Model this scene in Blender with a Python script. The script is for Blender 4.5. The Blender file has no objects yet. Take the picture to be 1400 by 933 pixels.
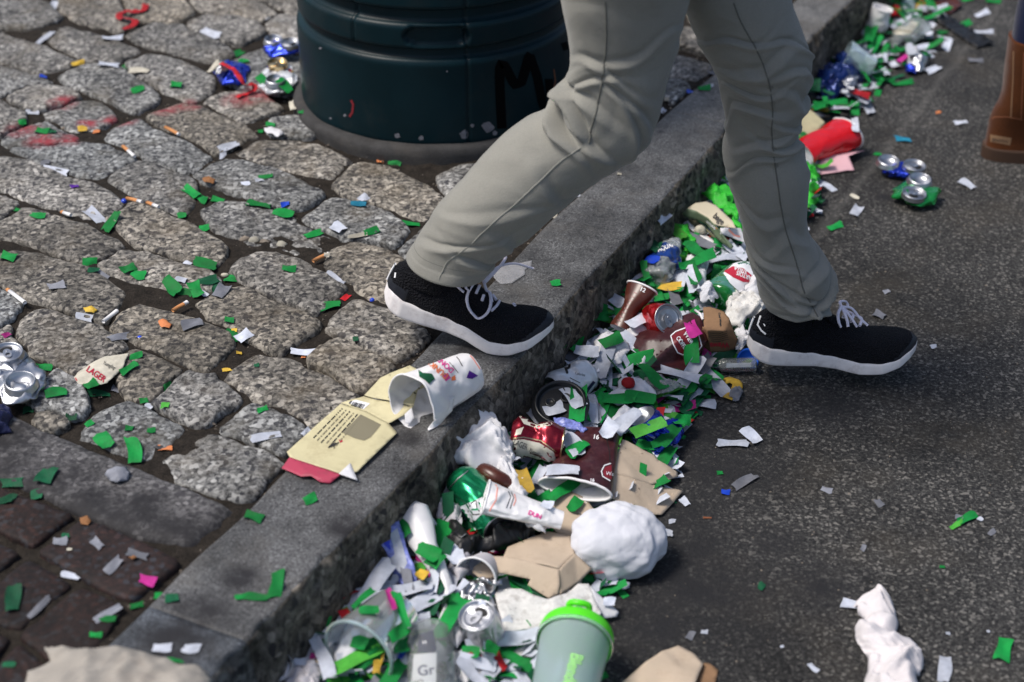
import bpy, bmesh, math, random
import numpy as np
from mathutils import Vector, Matrix
from mathutils.bvhtree import BVHTree
R = math.radians
random.seed(7); rng = np.random.default_rng(7)
S = bpy.context.scene; COL = S.collection

# ---------------------------------------------------------------- camera, sky, sun, exposure
FPX = 2184.0; PITCH = R(32); CAMH = 1.52          # focal length in photo pixels, tilt down, height over the road
cd = bpy.data.cameras.new('camera'); cam = bpy.data.objects.new('camera', cd); COL.objects.link(cam)
cam.location = (0, 0, CAMH); cam.rotation_euler = (math.pi/2-PITCH, 0, 0)
cd.sensor_width = 36; cd.lens = FPX/1400*36; cd.clip_end = 500; cd.clip_start = .05
cd.dof.use_dof = True; cd.dof.focus_distance = 2.66; cd.dof.aperture_fstop = 3.0
S.camera = cam
w = bpy.data.worlds.new('World'); S.world = w; w.use_nodes = True
nt = w.node_tree; bg = nt.nodes['Background']; sk = nt.nodes.new('ShaderNodeTexSky')
SUN_EL, SUN_AZ = R(60), R(-100)                    # azimuth from +Y towards +X
sk.sky_type = 'NISHITA'; sk.sun_disc = False; sk.sun_elevation = SUN_EL; sk.sun_rotation = SUN_AZ
sk.air_density = 1.0; sk.dust_density = 3.0; sk.ozone_density = 1.0
nt.links.new(sk.outputs[0], bg.inputs[0]); bg.inputs[1].default_value = .085
sd = bpy.data.lights.new('sun', 'SUN'); sun = bpy.data.objects.new('sun', sd); COL.objects.link(sun)
sd.energy = 2.1; sd.angle = R(16); sd.color = (1, .95, .88)
dv = Vector((math.sin(SUN_AZ)*math.cos(SUN_EL), math.cos(SUN_AZ)*math.cos(SUN_EL), math.sin(SUN_EL)))
sun.rotation_euler = dv.to_track_quat('Z', 'Y').to_euler()
S.view_settings.view_transform = 'Standard'; S.view_settings.look = 'None'
S.view_settings.exposure = 0.62; S.view_settings.gamma = 1
S.render.engine = 'CYCLES'

# ---------------------------------------------------------------- pixel <-> world
cP, sP = math.cos(PITCH), math.sin(PITCH)
def ray(x, y):
    a = (x-700)/FPX; b = (466.5-y)/FPX
    return np.array((a, cP+b*sP, -sP+b*cP))
def P(x, y, z=0.):
    r = ray(x, y); t = (z-CAMH)/r[2]; return np.array((r[0]*t, r[1]*t, z))
def PY(x, y, Y):
    r = ray(x, y); t = Y/r[1]; return np.array((r[0]*t, Y, CAMH+r[2]*t))
def px(p):
    d = p[1]*cP+(CAMH-p[2])*sP; v = p[1]*sP+(p[2]-CAMH)*cP
    return 700+FPX*p[0]/d, 466.5-FPX*v/d

# ---------------------------------------------------------------- noise on arrays
def sn(V, f, seed=0, k=6):
    g = np.random.default_rng(seed*131+5); V = np.asarray(V, float); o = np.zeros(len(V))
    for i in range(k):
        d = g.normal(size=3); d /= np.linalg.norm(d)
        o += np.sin(V@d*f*(.6+.9*g.random())*6.283+g.random()*6.283)
    return o/math.sqrt(k)
def fbm(V, f, seed=0, o=3):
    s = 0; a = 1
    for i in range(o): s = s+a*sn(V, f*2**i, seed+i*17); a *= .5
    return s
def _facet2(U, seed):
    """piecewise linear noise on a triangle lattice: flat facets meeting in sharp folds"""
    s = U[:, 0]*.5+U[:, 1]*.5; k = (U[:, 0]+U[:, 1])*.366; a = U+k[:, None]; i = np.floor(a); f = a-i
    def hsh(x, y): h = np.sin(x*127.1+y*311.7+seed*74.7)*43758.5453; return (h-np.floor(h))*2-1
    up = f[:, 0] > f[:, 1]; ox = np.where(up, 1, 0); oy = 1-ox
    h0 = hsh(i[:, 0], i[:, 1]); h1 = hsh(i[:, 0]+ox, i[:, 1]+oy); h2 = hsh(i[:, 0]+1, i[:, 1]+1)
    mx = np.maximum(f[:, 0], f[:, 1]); mn = np.minimum(f[:, 0], f[:, 1])
    return h0*(1-mx)+h1*(mx-mn)+h2*mn
def crease(V, f, seed=0, k=6):
    V = np.asarray(V, float); g = np.random.default_rng(seed*71+3)
    Wp = V+np.stack([sn(V, f, seed+1+j, 4) for j in range(3)], 1)*.1/f; o = np.zeros(len(V))
    for i in range(4):
        B = np.linalg.qr(g.normal(size=(3, 3)))[0]; sc = (.8+.5*g.random())*f*2.3*(1 if i < 3 else 2.2)
        U = (Wp@B[:, :2])*[sc, sc*.62]+g.random(2)*50
        o += _facet2(U, seed*3+i)*(1.25 if i < 3 else .6)
    return o/1.25
def ridge(V, f, seed=0, an=.35):
    """long sharp crests between soft hollows, as in crumpled paper"""
    V = np.asarray(V, float); g = np.random.default_rng(seed*17+9); o = np.zeros(len(V)); Wp = V+np.stack([sn(V, f*.8, seed+j, 4) for j in range(3)], 1)*.16/f
    for i in range(3):
        B = np.linalg.qr(g.normal(size=(3, 3)))[0]; U = (Wp@B[:, :2])*[f*(1+.5*i), f*an*(1+.5*i)]+g.random(2)*50
        o += (1-2.2*np.abs(_facet2(U, seed*5+i)))*(.9, .6, .4)[i]
    return o
def sm(a, b, x):
    t = np.clip((x-a)/(b-a), 0, 1); return t*t*(3-2*t)

# ---------------------------------------------------------------- objects
WL = {}                                          # world location of every object's origin
def _tag(o, label, cat, group, kind):
    if label: o['label'] = label
    if cat: o['category'] = cat
    if group: o['group'] = group
    if kind: o['kind'] = kind
def thing(name, label, cat, loc, group=None):
    o = bpy.data.objects.new(name, None); COL.objects.link(o); o.empty_display_size = .03
    o.location = loc; WL[o] = np.array(loc, float); _tag(o, label, cat, group, None); return o
def mesh(name, V, F, mat, parent=None, label=None, cat=None, group=None, kind=None, mi=None, smooth=True, solid=0, sub=0, base=None):
    V = np.asarray(V, float)
    if base is None:
        base = np.zeros(3) if kind == 'structure' else np.array([V[:, 0].mean(), V[:, 1].mean(), V[:, 2].min()])
    if solid:                                     # keep the outer skin of thin sheets facing up
        nz = 0.; ar = 1e-12
        for f in F:
            a_, b_, c_ = V[f[0]], V[f[1]], V[f[2]]; q = np.cross(b_-a_, c_-a_); nz += q[2]*.8-q[1]*.6; ar += np.linalg.norm(q)
        if nz/ar < -.08: F = [tuple(f)[::-1] for f in F]
    me = bpy.data.meshes.new(name); me.from_pydata((V-base).tolist(), [], [tuple(int(q) for q in f) for f in F])
    for m in (mat if isinstance(mat, (list, tuple)) else [mat]): me.materials.append(m)
    if mi is not None: me.polygons.foreach_set('material_index', np.asarray(mi, int))
    if smooth: me.polygons.foreach_set('use_smooth', np.ones(len(me.polygons), bool))
    me.update()
    o = bpy.data.objects.new(name, me); COL.objects.link(o); WL[o] = base
    if parent is not None: o.parent = parent; o.location = base-WL[parent]
    else: o.location = base
    _tag(o, label, cat, group, kind)
    if solid:
        m = o.modifiers.new('thick', 'SOLIDIFY'); m.thickness = solid; m.offset = -1
    if sub:
        m = o.modifiers.new('sub', 'SUBSURF'); m.levels = sub; m.render_levels = sub
    return o
def grid(n, m, cu=False, cv=False):
    F = []
    for i in range(n if cu else n-1):
        for j in range(m if cv else m-1):
            a = i*m+j; b = i*m+(j+1) % m; c = ((i+1) % n)*m+(j+1) % m; d = ((i+1) % n)*m+j
            F.append((a, b, c, d))
    return F
def join(parts):
    V = []; F = []; k = 0
    for v, f in parts:
        V.append(np.asarray(v, float)); F += [tuple(q+k for q in g) for g in f]; k += len(v)
    return np.concatenate(V), F
def lathe(prof, n=48):                           # rings along profile; prof = [(r,z)]
    a = np.arange(n)/n*2*math.pi
    V = np.concatenate([np.stack([r*np.cos(a), r*np.sin(a), np.full(n, z)], 1) for r, z in prof])
    return V, [(a_, d, c, b) for a_, b, c, d in grid(len(prof), n, False, True)]
def dens(prof, step=.004):
    o = [prof[0]]
    for a, b in zip(prof, prof[1:]):
        k = max(1, int(math.dist(a, b)/step))
        for i in range(1, k+1): o.append((a[0]+(b[0]-a[0])*i/k, a[1]+(b[1]-a[1])*i/k))
    return o
def frame(p0, p1, up=(0, 0, 1), roll=0):
    z = np.array(p1, float)-np.array(p0, float); z /= np.linalg.norm(z)
    u = np.array(up, float); u = u-z*(u@z)
    if np.linalg.norm(u) < 1e-3: u = np.array((0, -1., 0)); u = u-z*(u@z)
    x = u/np.linalg.norm(u); y = np.cross(z, x); c, s = math.cos(roll), math.sin(roll)
    x, y = x*c+y*s, y*c-x*s
    M = np.stack([x, y, z], 1); p0 = np.array(p0, float)
    return lambda V: np.asarray(V, float)@M.T+p0
def catmull(pts, n):
    pts = np.asarray(pts, float)
    if len(pts) < 2: pts = np.vstack([pts, pts+1e-4])
    p = np.asarray(pts, float); d = np.r_[0, np.cumsum(np.linalg.norm(np.diff(p[:, :3], axis=0), axis=1))+np.arange(1, len(p))*1e-9]
    t = np.linspace(0, d[-1], n); q = np.vstack([2*p[0]-p[1], p, 2*p[-1]-p[-2]]); i = np.clip(np.searchsorted(d, t, side='right')-1, 0, len(p)-2)
    s = ((t-d[i])/(d[i+1]-d[i]))[:, None]; a, b, c, e = q[i], q[i+1], q[i+2], q[i+3]
    return .5*((2*b)+(-a+c)*s+(2*a-5*b+4*c-e)*s*s+(-a+3*b-3*c+e)*s**3)
def tube(pts, r, n=8, flat=1.0, closed=False, capn=True):
    p = np.asarray(pts, float); m = len(p); r = np.full(m, r) if np.isscalar(r) else np.asarray(r)
    t = np.gradient(p, axis=0) if not closed else np.roll(p, -1, 0)-np.roll(p, 1, 0)
    t /= np.linalg.norm(t, axis=1)[:, None]+1e-12
    up = np.array((0, 0, 1.)); V = []
    for i in range(m):
        x = np.cross(up, t[i]); l = np.linalg.norm(x); x = x/l if l > .05 else np.array((1., 0, 0))
        y = np.cross(t[i], x); a = np.arange(n)/n*2*math.pi
        V.append(p[i]+r[i]*(np.cos(a)[:, None]*x+flat*np.sin(a)[:, None]*y))
    F = grid(m, n, closed, True)
    if capn and not closed: F += [tuple(range(n)), tuple(range((m-1)*n, m*n))[::-1]]
    return np.concatenate(V), F
def subdiv(V, F, maxlen, it=9):
    bm = bmesh.new(); vs = [bm.verts.new(v) for v in V]
    for f in F:
        try: bm.faces.new([vs[i] for i in f])
        except ValueError: pass
    bmesh.ops.triangulate(bm, faces=bm.faces[:])
    for _ in range(it):
        e = [x for x in bm.edges if x.calc_length() > maxlen]
        if not e: break
        bmesh.ops.subdivide_edges(bm, edges=e, cuts=1, use_grid_fill=False)
        bmesh.ops.triangulate(bm, faces=bm.faces[:])
    bmesh.ops.recalc_face_normals(bm, faces=bm.faces[:]); bm.verts.index_update()
    V2 = np.array([v.co[:] for v in bm.verts]); F2 = [tuple(v.index for v in f.verts) for f in bm.faces]; bm.free()
    return V2, F2
def panel(pts, faces=None, maxlen=.008, disp=None, seed=0, amp=.0, f=12, jag=0):
    """folded sheet through 3D points; faces index lists"""
    pts = [np.asarray(p, float) for p in pts]
    if faces is None: faces = [tuple(range(len(pts)))]
    V, F = subdiv(pts, faces, maxlen)
    if amp: V = V+np.outer(amp*crease(V, f, seed), (0.25, 0.1, 1))+np.outer(amp*.4*sn(V, f*2.5, seed+4), (.2, .2, .8))
    if disp: V = disp(V)
    return V, F

# ---------------------------------------------------------------- materials
def mat(name, col, rough=.6, metal=0, spec=.5, var=0, vscale=20, bump=0, bscale=200, dirt=0, dirtcol=(.08, .07, .06), dscale=14, trans=0, sub=0, alpha=1, coat=0, ior=1.45, grain=0, gscale=300, rnd=0):
    m = bpy.data.materials.new(name); m.use_nodes = True; t = m.node_tree; N = t.nodes; L = t.links
    b = N['Principled BSDF']; b.inputs['Roughness'].default_value = rough; b.inputs['Metallic'].default_value = metal
    b.inputs['Specular IOR Level'].default_value = spec; b.inputs['IOR'].default_value = ior
    b.inputs['Transmission Weight'].default_value = trans; b.inputs['Alpha'].default_value = alpha
    b.inputs['Coat Weight'].default_value = coat; b.inputs['Coat Roughness'].default_value = .15
    if sub: b.inputs['Subsurface Weight'].default_value = sub; b.inputs['Subsurface Radius'].default_value = (.01, .01, .01); b.inputs['Subsurface Scale'].default_value = .3
    geo = N.new('ShaderNodeNewGeometry'); c = None
    def noise(sc, det=4, ro=.6):
        n = N.new('ShaderNodeTexNoise'); n.inputs['Scale'].default_value = sc; n.inputs['Detail'].default_value = det; n.inputs['Roughness'].default_value = ro
        L.new(geo.outputs['Position'], n.inputs['Vector']); return n
    rgb = N.new('ShaderNodeRGB'); rgb.outputs[0].default_value = (*col, 1); c = rgb.outputs[0]
    def mix(a, bcol, fac, mode='MIX'):
        x = N.new('ShaderNodeMix'); x.data_type = 'RGBA'; x.blend_type = mode; L.new(a, x.inputs[6])
        if isinstance(bcol, tuple): x.inputs[7].default_value = (*bcol, 1)
        else: L.new(bcol, x.inputs[7])
        if isinstance(fac, (int, float)): x.inputs[0].default_value = fac
        else: L.new(fac, x.inputs[0])
        return x.outputs[2]
    def ramp(src, stops):
        r = N.new('ShaderNodeValToRGB'); e = r.color_ramp.elements
        while len(e) < len(stops): e.new(.5)
        for q, (p_, v) in zip(e, stops): q.position = p_; q.color = (v, v, v, 1) if not isinstance(v, tuple) else (*v, 1)
        L.new(src, r.inputs[0]); return r.outputs[0]
    if var:
        c = mix(c, ramp(noise(vscale).outputs[0], [(.3, 1-var), (.7, 1+0*var)]), 1, 'MULTIPLY')
    if grain:
        c = mix(c, ramp(noise(gscale, 3, .7).outputs[0], [(.35, 1-grain), (.65, 1)]), 1, 'MULTIPLY')
    if dirt:
        c = mix(c, dirtcol, ramp(noise(dscale, 6, .7).outputs[0], [(.52, 0), (.72, dirt)]))
    if rnd:
        oi = N.new('ShaderNodeObjectInfo'); c = mix(c, ramp(oi.outputs['Random'], [(0, 1-rnd), (1, 1+rnd*.35)]), 1, 'MULTIPLY')
    L.new(c, b.inputs['Base Color'])
    if bump:
        bp = N.new('ShaderNodeBump'); bp.inputs['Strength'].default_value = bump; bp.inputs['Distance'].default_value = .002
        L.new(noise(bscale, 3).outputs[0], bp.inputs['Height']); L.new(bp.outputs[0], b.inputs['Normal'])
    m['_h'] = 1
    m_h = dict(N=N, L=L, b=b, geo=geo, noise=noise, mix=mix, ramp=ramp, c=c)
    HM[m.name] = m_h
    return m
HM = {}
def stone(name, lo, hi, scale, warm, bump=.6, rough=.75, stain=False, grime=(), gz=.14, dist=.004, thr=(.36, .5, .64), spec=.4):
    m = mat(name, (1, 1, 1), rough=rough, spec=spec); h = HM[m.name]; N, L, b, nz, mix, ramp = h['N'], h['L'], h['b'], h['noise'], h['mix'], h['ramp']
    n1 = nz(scale, 4, .75).outputs[0]
    mid = tuple((a*.55+c*.45) for a, c in zip(lo, hi))
    c = ramp(n1, [(thr[0], lo), (thr[1], mid), (thr[2], hi)])
    vo = N.new('ShaderNodeTexVoronoi'); vo.inputs['Scale'].default_value = scale*1.25; L.new(h['geo'].outputs['Position'], vo.inputs['Vector'])
    sep = N.new('ShaderNodeSeparateColor'); L.new(vo.outputs['Color'], sep.inputs[0])
    c = mix(c, (.035, .034, .04), ramp(sep.outputs[0], [(.12, .85), (.2, 0)]))
    c = mix(c, tuple(min(1, v*1.6) for v in hi), ramp(sep.outputs[1], [(.84, 0), (.9, .6)]))
    c = mix(c, ramp(nz(9, 6, .7).outputs[0], [(.34, .42), (.6, 1.12)]), 1, 'MULTIPLY')
    c = mix(c, warm, ramp(nz(11, 5, .65).outputs[0], [(.5, 0), (.75, .5)]))
    oi = N.new('ShaderNodeObjectInfo')
    c = mix(c, ramp(oi.outputs['Random'], [(0, .72), (1, 1.12)]), 1, 'MULTIPLY')
    mm = N.new('ShaderNodeMath'); mm.operation = 'FRACT'; m2 = N.new('ShaderNodeMath'); m2.operation = 'MULTIPLY'; m2.inputs[1].default_value = 7.3; L.new(oi.outputs['Random'], m2.inputs[0]); L.new(m2.outputs[0], mm.inputs[0])
    c = mix(c, ramp(mm.outputs[0], [(0, (1.0, .93, .82)), (.5, (1, 1, 1)), (1, (.88, .94, 1.0))]), 1, 'MULTIPLY')
    if stain:                                     # red spray paint on the setts by the bin
        s0 = None
        for (x, y, r_) in stain:
            p = P(x, y, .14); vm = N.new('ShaderNodeVectorMath'); vm.operation = 'DISTANCE'
            L.new(h['geo'].outputs['Position'], vm.inputs[0]); vm.inputs[1].default_value = tuple(p)
            o = ramp(vm.outputs['Value'], [(r_*.2, 1), (r_, 0)])
            if s0 is None: s0 = o
            else:
                mx = N.new('ShaderNodeMath'); mx.operation = 'MAXIMUM'; L.new(s0, mx.inputs[0]); L.new(o, mx.inputs[1]); s0 = mx.outputs[0]
        mu = N.new('ShaderNodeMath'); mu.operation = 'MULTIPLY'; L.new(s0, mu.inputs[0]); L.new(ramp(nz(45, 5, .7).outputs[0], [(.38, .12), (.58, .95)]), mu.inputs[1])
        c = mix(c, (.3, .03, .045), mu.outputs[0])
    if grime:                                     # wet, greasy stains; the edging's also carry its corner's shade
        s0 = None
        for (x, y, r_) in grime:
            p = P(x, y, gz); vm = N.new('ShaderNodeVectorMath'); vm.operation = 'DISTANCE'
            L.new(h['geo'].outputs['Position'], vm.inputs[0]); vm.inputs[1].default_value = tuple(p)
            o = ramp(vm.outputs['Value'], [(r_*.35, 1), (r_, 0)])
            if s0 is None: s0 = o
            else:
                mx = N.new('ShaderNodeMath'); mx.operation = 'MAXIMUM'; L.new(s0, mx.inputs[0]); L.new(o, mx.inputs[1]); s0 = mx.outputs[0]
        mu = N.new('ShaderNodeMath'); mu.operation = 'MULTIPLY'; L.new(s0, mu.inputs[0]); L.new(ramp(nz(26, 6, .7).outputs[0], [(.32, .35), (.55, .92)]), mu.inputs[1])
        c = mix(c, (.014, .013, .015), mu.outputs[0])
    L.new(c, b.inputs['Base Color'])
    bp = N.new('ShaderNodeBump'); bp.inputs['Strength'].default_value = bump; bp.inputs['Distance'].default_value = dist
    nb = nz(scale*.45, 6, .7); L.new(nb.outputs[0], bp.inputs['Height']); L.new(bp.outputs[0], b.inputs['Normal'])
    return m
STAIN = [(30, 175, .045), (60, 190, .05), (95, 190, .04), (85, 140, .04), (150, 162, .03), (120, 168, .03), (225, 150, .04), (255, 144, .04), (170, 163, .035), (330, 137, .05), (350, 128, .05), (365, 133, .04)]
M = {}
M['sett'] = stone('granite sett', (.018, .018, .02), (.40, .385, .36), 115, (.15, .12, .08), bump=.8, stain=STAIN)
M['kerb'] = stone('kerb granite', (.06, .064, .072), (.165, .175, .192), 340, (.12, .115, .11), bump=.3, rough=.65, dist=.002, grime=[(270,840,.06),(240,880,.07),(470,720,.04),(640,480,.03),(903,181,.012),(690,440,.04),(330,790,.04),(560,600,.03)])
M['kerbface'] = stone('rough kerb granite', (.05, .046, .04), (.25, .23, .205), 70, (.14, .12, .1), bump=1, dist=.008, rough=.9, spec=.2)
M['edging'] = stone('dark edging stone', (.025, .025, .028), (.14, .14, .15), 120, (.018, .018, .022), bump=.3, grime=[(-20,640,.09),(60,665,.07),(120,690,.07),(180,715,.075),(230,735,.08),(275,735,.06),(110,650,.045),(200,690,.05),(10,600,.05)])  # stone tone and dark low band also hold the shade over this corner
M['brick'] = stone('shade darkened red brick', (.007, .005, .005), (.032, .014, .011), 120, (.02, .014, .014), bump=.5)  # base colour lowered to hold the shade lying over these bricks
M['dirt'] = mat('joint dirt', (.05, .041, .033), rough=.95, spec=.2, var=.6, vscale=60, grain=.7, gscale=400, bump=1, bscale=300)
M['concrete'] = mat('bin base concrete', (.072, .07, .07), rough=.85, spec=.3, var=.4, vscale=25, grain=.4, gscale=500, bump=.5, bscale=400, dirt=.5, dscale=9)
M['gravel'] = mat('grit', (.3, .25, .2), rough=.9, var=.8, vscale=90)
def asphalt():
    m = mat('asphalt', (.1, .1, .1), rough=.8, spec=.35); h = HM[m.name]; N, L, b, nz, mix, ramp = h['N'], h['L'], h['b'], h['noise'], h['mix'], h['ramp']
    n1 = nz(165, 5, .8).outputs[0]
    c = ramp(n1, [(.38, (.009, .009, .0095)), (.52, (.04, .039, .038)), (.66, (.165, .16, .15))])
    vo = N.new('ShaderNodeTexVoronoi'); vo.inputs['Scale'].default_value = 230; L.new(h['geo'].outputs['Position'], vo.inputs['Vector'])
    sep = N.new('ShaderNodeSeparateColor'); L.new(vo.outputs['Color'], sep.inputs[0])
    c = mix(c, (.2, .19, .175), ramp(sep.outputs[0], [(.84, 0), (.92, .75)]))
    c = mix(c, (.01, .01, .011), ramp(sep.outputs[1], [(.12, .8), (.22, 0)]))
    c = mix(c, ramp(nz(2.3, 6, .65).outputs[0], [(.34, .38), (.58, 1.12)]), 1, 'MULTIPLY')
    c = mix(c, (.09, .075, .055), ramp(nz(5, 4, .6).outputs[0], [(.5, 0), (.8, .4)]))
    s0 = None
    for (x, y, r_) in [(985, 640, .16), (930, 700, .15), (960, 745, .12), (1060, 740, .07), (1120, 800, .1), (1130, 555, .08), (900, 850, .16), (950, 800, .2), (960, 590, .12), (1265, 95, .14), (1210, 270, .04)]:  # grime stains, and a dark spot below the front shoe
        p = P(x, y, 0); vm = N.new('ShaderNodeVectorMath'); vm.operation = 'DISTANCE'
        L.new(h['geo'].outputs['Position'], vm.inputs[0]); vm.inputs[1].default_value = tuple(p)
        o = ramp(vm.outputs['Value'], [(r_*.1, 1), (r_, 0)])
        if s0 is None: s0 = o
        else:
            mx = N.new('ShaderNodeMath'); mx.operation = 'MAXIMUM'; L.new(s0, mx.inputs[0]); L.new(o, mx.inputs[1]); s0 = mx.outputs[0]
    mu = N.new('ShaderNodeMath'); mu.operation = 'MULTIPLY'; L.new(s0, mu.inputs[0]); L.new(ramp(nz(22, 6, .7).outputs[0], [(.3, .45), (.55, 1)]), mu.inputs[1])
    c = mix(c, (.016, .016, .018), mu.outputs[0])
    # worn smoother gutter lane beside the kerb, bounded by an old seam
    a, q = P(1345, 40, 0), P(1075, 385, 0); dx, dy = q[0]-a[0], q[1]-a[1]; l = math.hypot(dx, dy); nx, ny = dy/l, -dx/l
    vm = N.new('ShaderNodeVectorMath'); vm.operation = 'DOT_PRODUCT'; L.new(h['geo'].outputs['Position'], vm.inputs[0]); vm.inputs[1].default_value = (nx, ny, 0)
    ad = N.new('ShaderNodeMath'); ad.operation = 'SUBTRACT'; L.new(vm.outputs['Value'], ad.inputs[0]); ad.inputs[1].default_value = a[0]*nx+a[1]*ny
    nn = N.new('ShaderNodeMath'); nn.operation = 'MULTIPLY_ADD'; L.new(nz(9, 4).outputs[0], nn.inputs[0]); nn.inputs[1].default_value = .05; L.new(ad.outputs[0], nn.inputs[2])
    e = ramp(nn.outputs[0], [(.018, 0), (.03, .28), (.05, .0)])
    c = mix(c, (.15, .145, .135), e)
    L.new(c, b.inputs['Base Color'])
    bp = N.new('ShaderNodeBump'); bp.inputs['Strength'].default_value = .9; bp.inputs['Distance'].default_value = .004
    L.new(nz(150, 5, .7).outputs[0], bp.inputs['Height']); L.new(bp.outputs[0], b.inputs['Normal'])
    return m
M['asphalt'] = asphalt()
M['binpaint'] = mat('dark green bin paint', (.002, .018, .025), rough=.4, spec=.22, var=.35, vscale=7, bump=.12, bscale=160, dirt=.4, dirtcol=(.022, .026, .026), dscale=8)
M['black'] = mat('black marker', (.0015, .0015, .002), rough=.75, spec=.08)
M['chip'] = mat('bare primer', (.22, .22, .25), rough=.8, var=.4, vscale=90)
tis = dict(rough=.7, spec=.3, var=.3, vscale=55, bump=.35, bscale=140, sub=.15, rnd=.45, dirt=.35, dirtcol=(.05, .055, .05), dscale=30)
M['g'] = mat('green tissue', (.006, .27, .05), **tis); M['l'] = mat('lime tissue', (.08, .42, .05), **tis); M['d'] = mat('dark green tissue', (.006, .11, .045), **tis)
M['w'] = mat('white tissue', (.62, .66, .76), **dict(tis, rnd=.3, dirt=.25, dirtcol=(.3, .29, .28))); M['t'] = mat('soaked and shaded tissue', (.25, .26, .30), **tis)  # t: soaked scraps, and white ones greyed for the shaded lower-left corner
M['p'] = mat('magenta tissue', (.55, .03, .28), **tis); M['r'] = mat('red tissue', (.5, .012, .02), **tis); M['y'] = mat('yellow tissue', (.75, .48, .06), **tis)
M['b'] = mat('blue foil scrap', (.01, .05, .45), rough=.35); M['c'] = mat('cream paper scrap', (.6, .56, .46), **tis); M['o'] = mat('orange scrap', (.6, .2, .07), rough=.7)
M['k'] = mat('cyan tissue', (.02, .25, .4), **tis); M['v'] = mat('violet scrap', (.1, .02, .3), **tis); M['n'] = mat('brown scrap', (.2, .07, .03), rough=.8)
M['paper'] = mat('soiled white paper', (.68, .68, .71), rough=.8, spec=.3, var=.12, vscale=30, bump=.3, bscale=90, dirt=.28, dirtcol=(.3, .27, .24), dscale=17, sub=.1)
M['napkin'] = mat('white napkin', (.60, .61, .66), rough=.85, spec=.2, bump=.25, bscale=120, sub=.15)
M['bag'] = mat('beige bag paper', (.36, .33, .29), rough=.85, var=.2, vscale=18, bump=.3, bscale=80, dirt=.4, dirtcol=(.18, .14, .11), dscale=12)
M['tissue'] = mat('grey tissue paper', (.55, .53, .56), rough=.85, spec=.2, var=.2, vscale=25, bump=.3, bscale=100, dirt=.3, dirtcol=(.3, .25, .2), dscale=20, sub=.1)
M['dirtyfoam'] = mat('dirty foam board', (.7, .69, .67), rough=.85, grain=.2, gscale=120, bump=.4, bscale=120, dirt=.75, dirtcol=(.16, .13, .1), dscale=45)
M['card'] = mat('kraft card', (.52, .42, .32), rough=.85, spec=.2, var=.14, vscale=22, bump=.2, bscale=200, dirt=.3, dirtcol=(.22, .15, .1), dscale=25)
M['kraft'] = mat('brown kraft paper', (.27, .16, .09), rough=.85, spec=.2, var=.25, vscale=40, bump=.3, bscale=120)
M['cream'] = mat('cream carton', (.62, .56, .34), rough=.6, var=.15, vscale=25, bump=.15, bscale=150, dirt=.5, dirtcol=(.3, .24, .13), dscale=22)
M['redcard'] = mat('red carton print', (.42, .045, .09), rough=.55, dirt=.3, dscale=40)
M['sage'] = mat('sage green print', (.13, .18, .11), rough=.6, var=.1)
M['cupwhite'] = mat('waxed white cup', (.82, .81, .82), rough=.4, spec=.5, var=.06, vscale=25, dirt=.2, dirtcol=(.45, .42, .4), dscale=25)
M['maroon'] = mat('maroon cup print', (.065, .014, .017), rough=.36, var=.4, vscale=40, grain=.25, gscale=220, bump=.15, bscale=80, dirt=.3, dirtcol=(.17, .1, .09), dscale=55)
M['brown'] = mat('brown cup print', (.085, .022, .014), rough=.32, var=.3, vscale=40, dirt=.3, dirtcol=(.2, .12, .1), dscale=60)
M['badge'] = mat('crimson badge print', (.2, .014, .022), rough=.4)
M['pink'] = mat('pink print', (.75, .06, .3), rough=.5); M['orange'] = mat('orange print', (.85, .2, .06), rough=.5); M['salmon'] = mat('salmon line print', (.85, .33, .26), rough=.5)
M['ink'] = mat('black ink', (.02, .018, .018), rough=.6); M['fade'] = mat('faded ink', (.2, .18, .12), rough=.7); M['white'] = mat('white print', (.8, .8, .82), rough=.5)
M['redink'] = mat('red ink', (.45, .015, .04), rough=.5); M['navy'] = mat('navy print', (.012, .015, .06), rough=.45); M['blueink'] = mat('blue print', (.03, .05, .5), rough=.4)
M['bluetint'] = mat('blue mottled wrapper', (.25, .3, .75), rough=.35, var=.6, vscale=160, bump=.2)
M['alu'] = mat('aluminium', (.50, .51, .54), rough=.38, metal=1, var=.08, vscale=60, bump=.12, bscale=90)
M['aludark'] = mat('shadowed can mouth', (.01, .01, .01), rough=.6)  # flat dark patch colour stands in for shade inside an opened can
M['gold'] = mat('gold can end', (.62, .48, .27), rough=.26, metal=1)
def tin(n, c): return mat(n, c, rough=.27, metal=.75, var=.2, vscale=60, coat=.4, bump=.12, bscale=90)
M['tinred'] = tin('red tin', (.6, .015, .02)); M['tinmar'] = tin('maroon tin', (.24, .006, .02)); M['tingreen'] = tin('green tin', (.01, .33, .13))
M['tinlime'] = tin('bright green tin', (.02, .4, .08)); M['tinblue'] = tin('blue tin', (.01, .04, .5)); M['tincream'] = mat('cream tin', (.62, .6, .5), rough=.35, coat=.3, dirt=.3, dscale=40)
M['tinwhite'] = mat('white tin', (.74, .76, .8), rough=.3, metal=.2, coat=.3, var=.1, dirt=.2, dscale=30)
M['clear'] = mat('clear plastic', (.78, .82, .84), rough=.12, trans=.8, ior=1.3, coat=.3)
M['thin'] = mat('thin wet tissue', (.5, .5, .52), rough=.4, alpha=.42, var=.3, vscale=50, bump=.4)
M['frost'] = mat('frosted plastic', (.72, .85, .86), rough=.3, trans=.75, ior=1.2)
M['hazy'] = mat('hazy clear glass', (.8, .83, .82), rough=.12, trans=.88, ior=1.25)
M['lime'] = mat('lime green plastic', (.1, .72, .02), rough=.35, sub=.15)
M['limeink'] = mat('lime lettering', (.35, .75, .25), rough=.5)
M['greenglass'] = mat('green bottle plastic', (.008, .2, .035), rough=.1, trans=.35, coat=.6)
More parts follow.
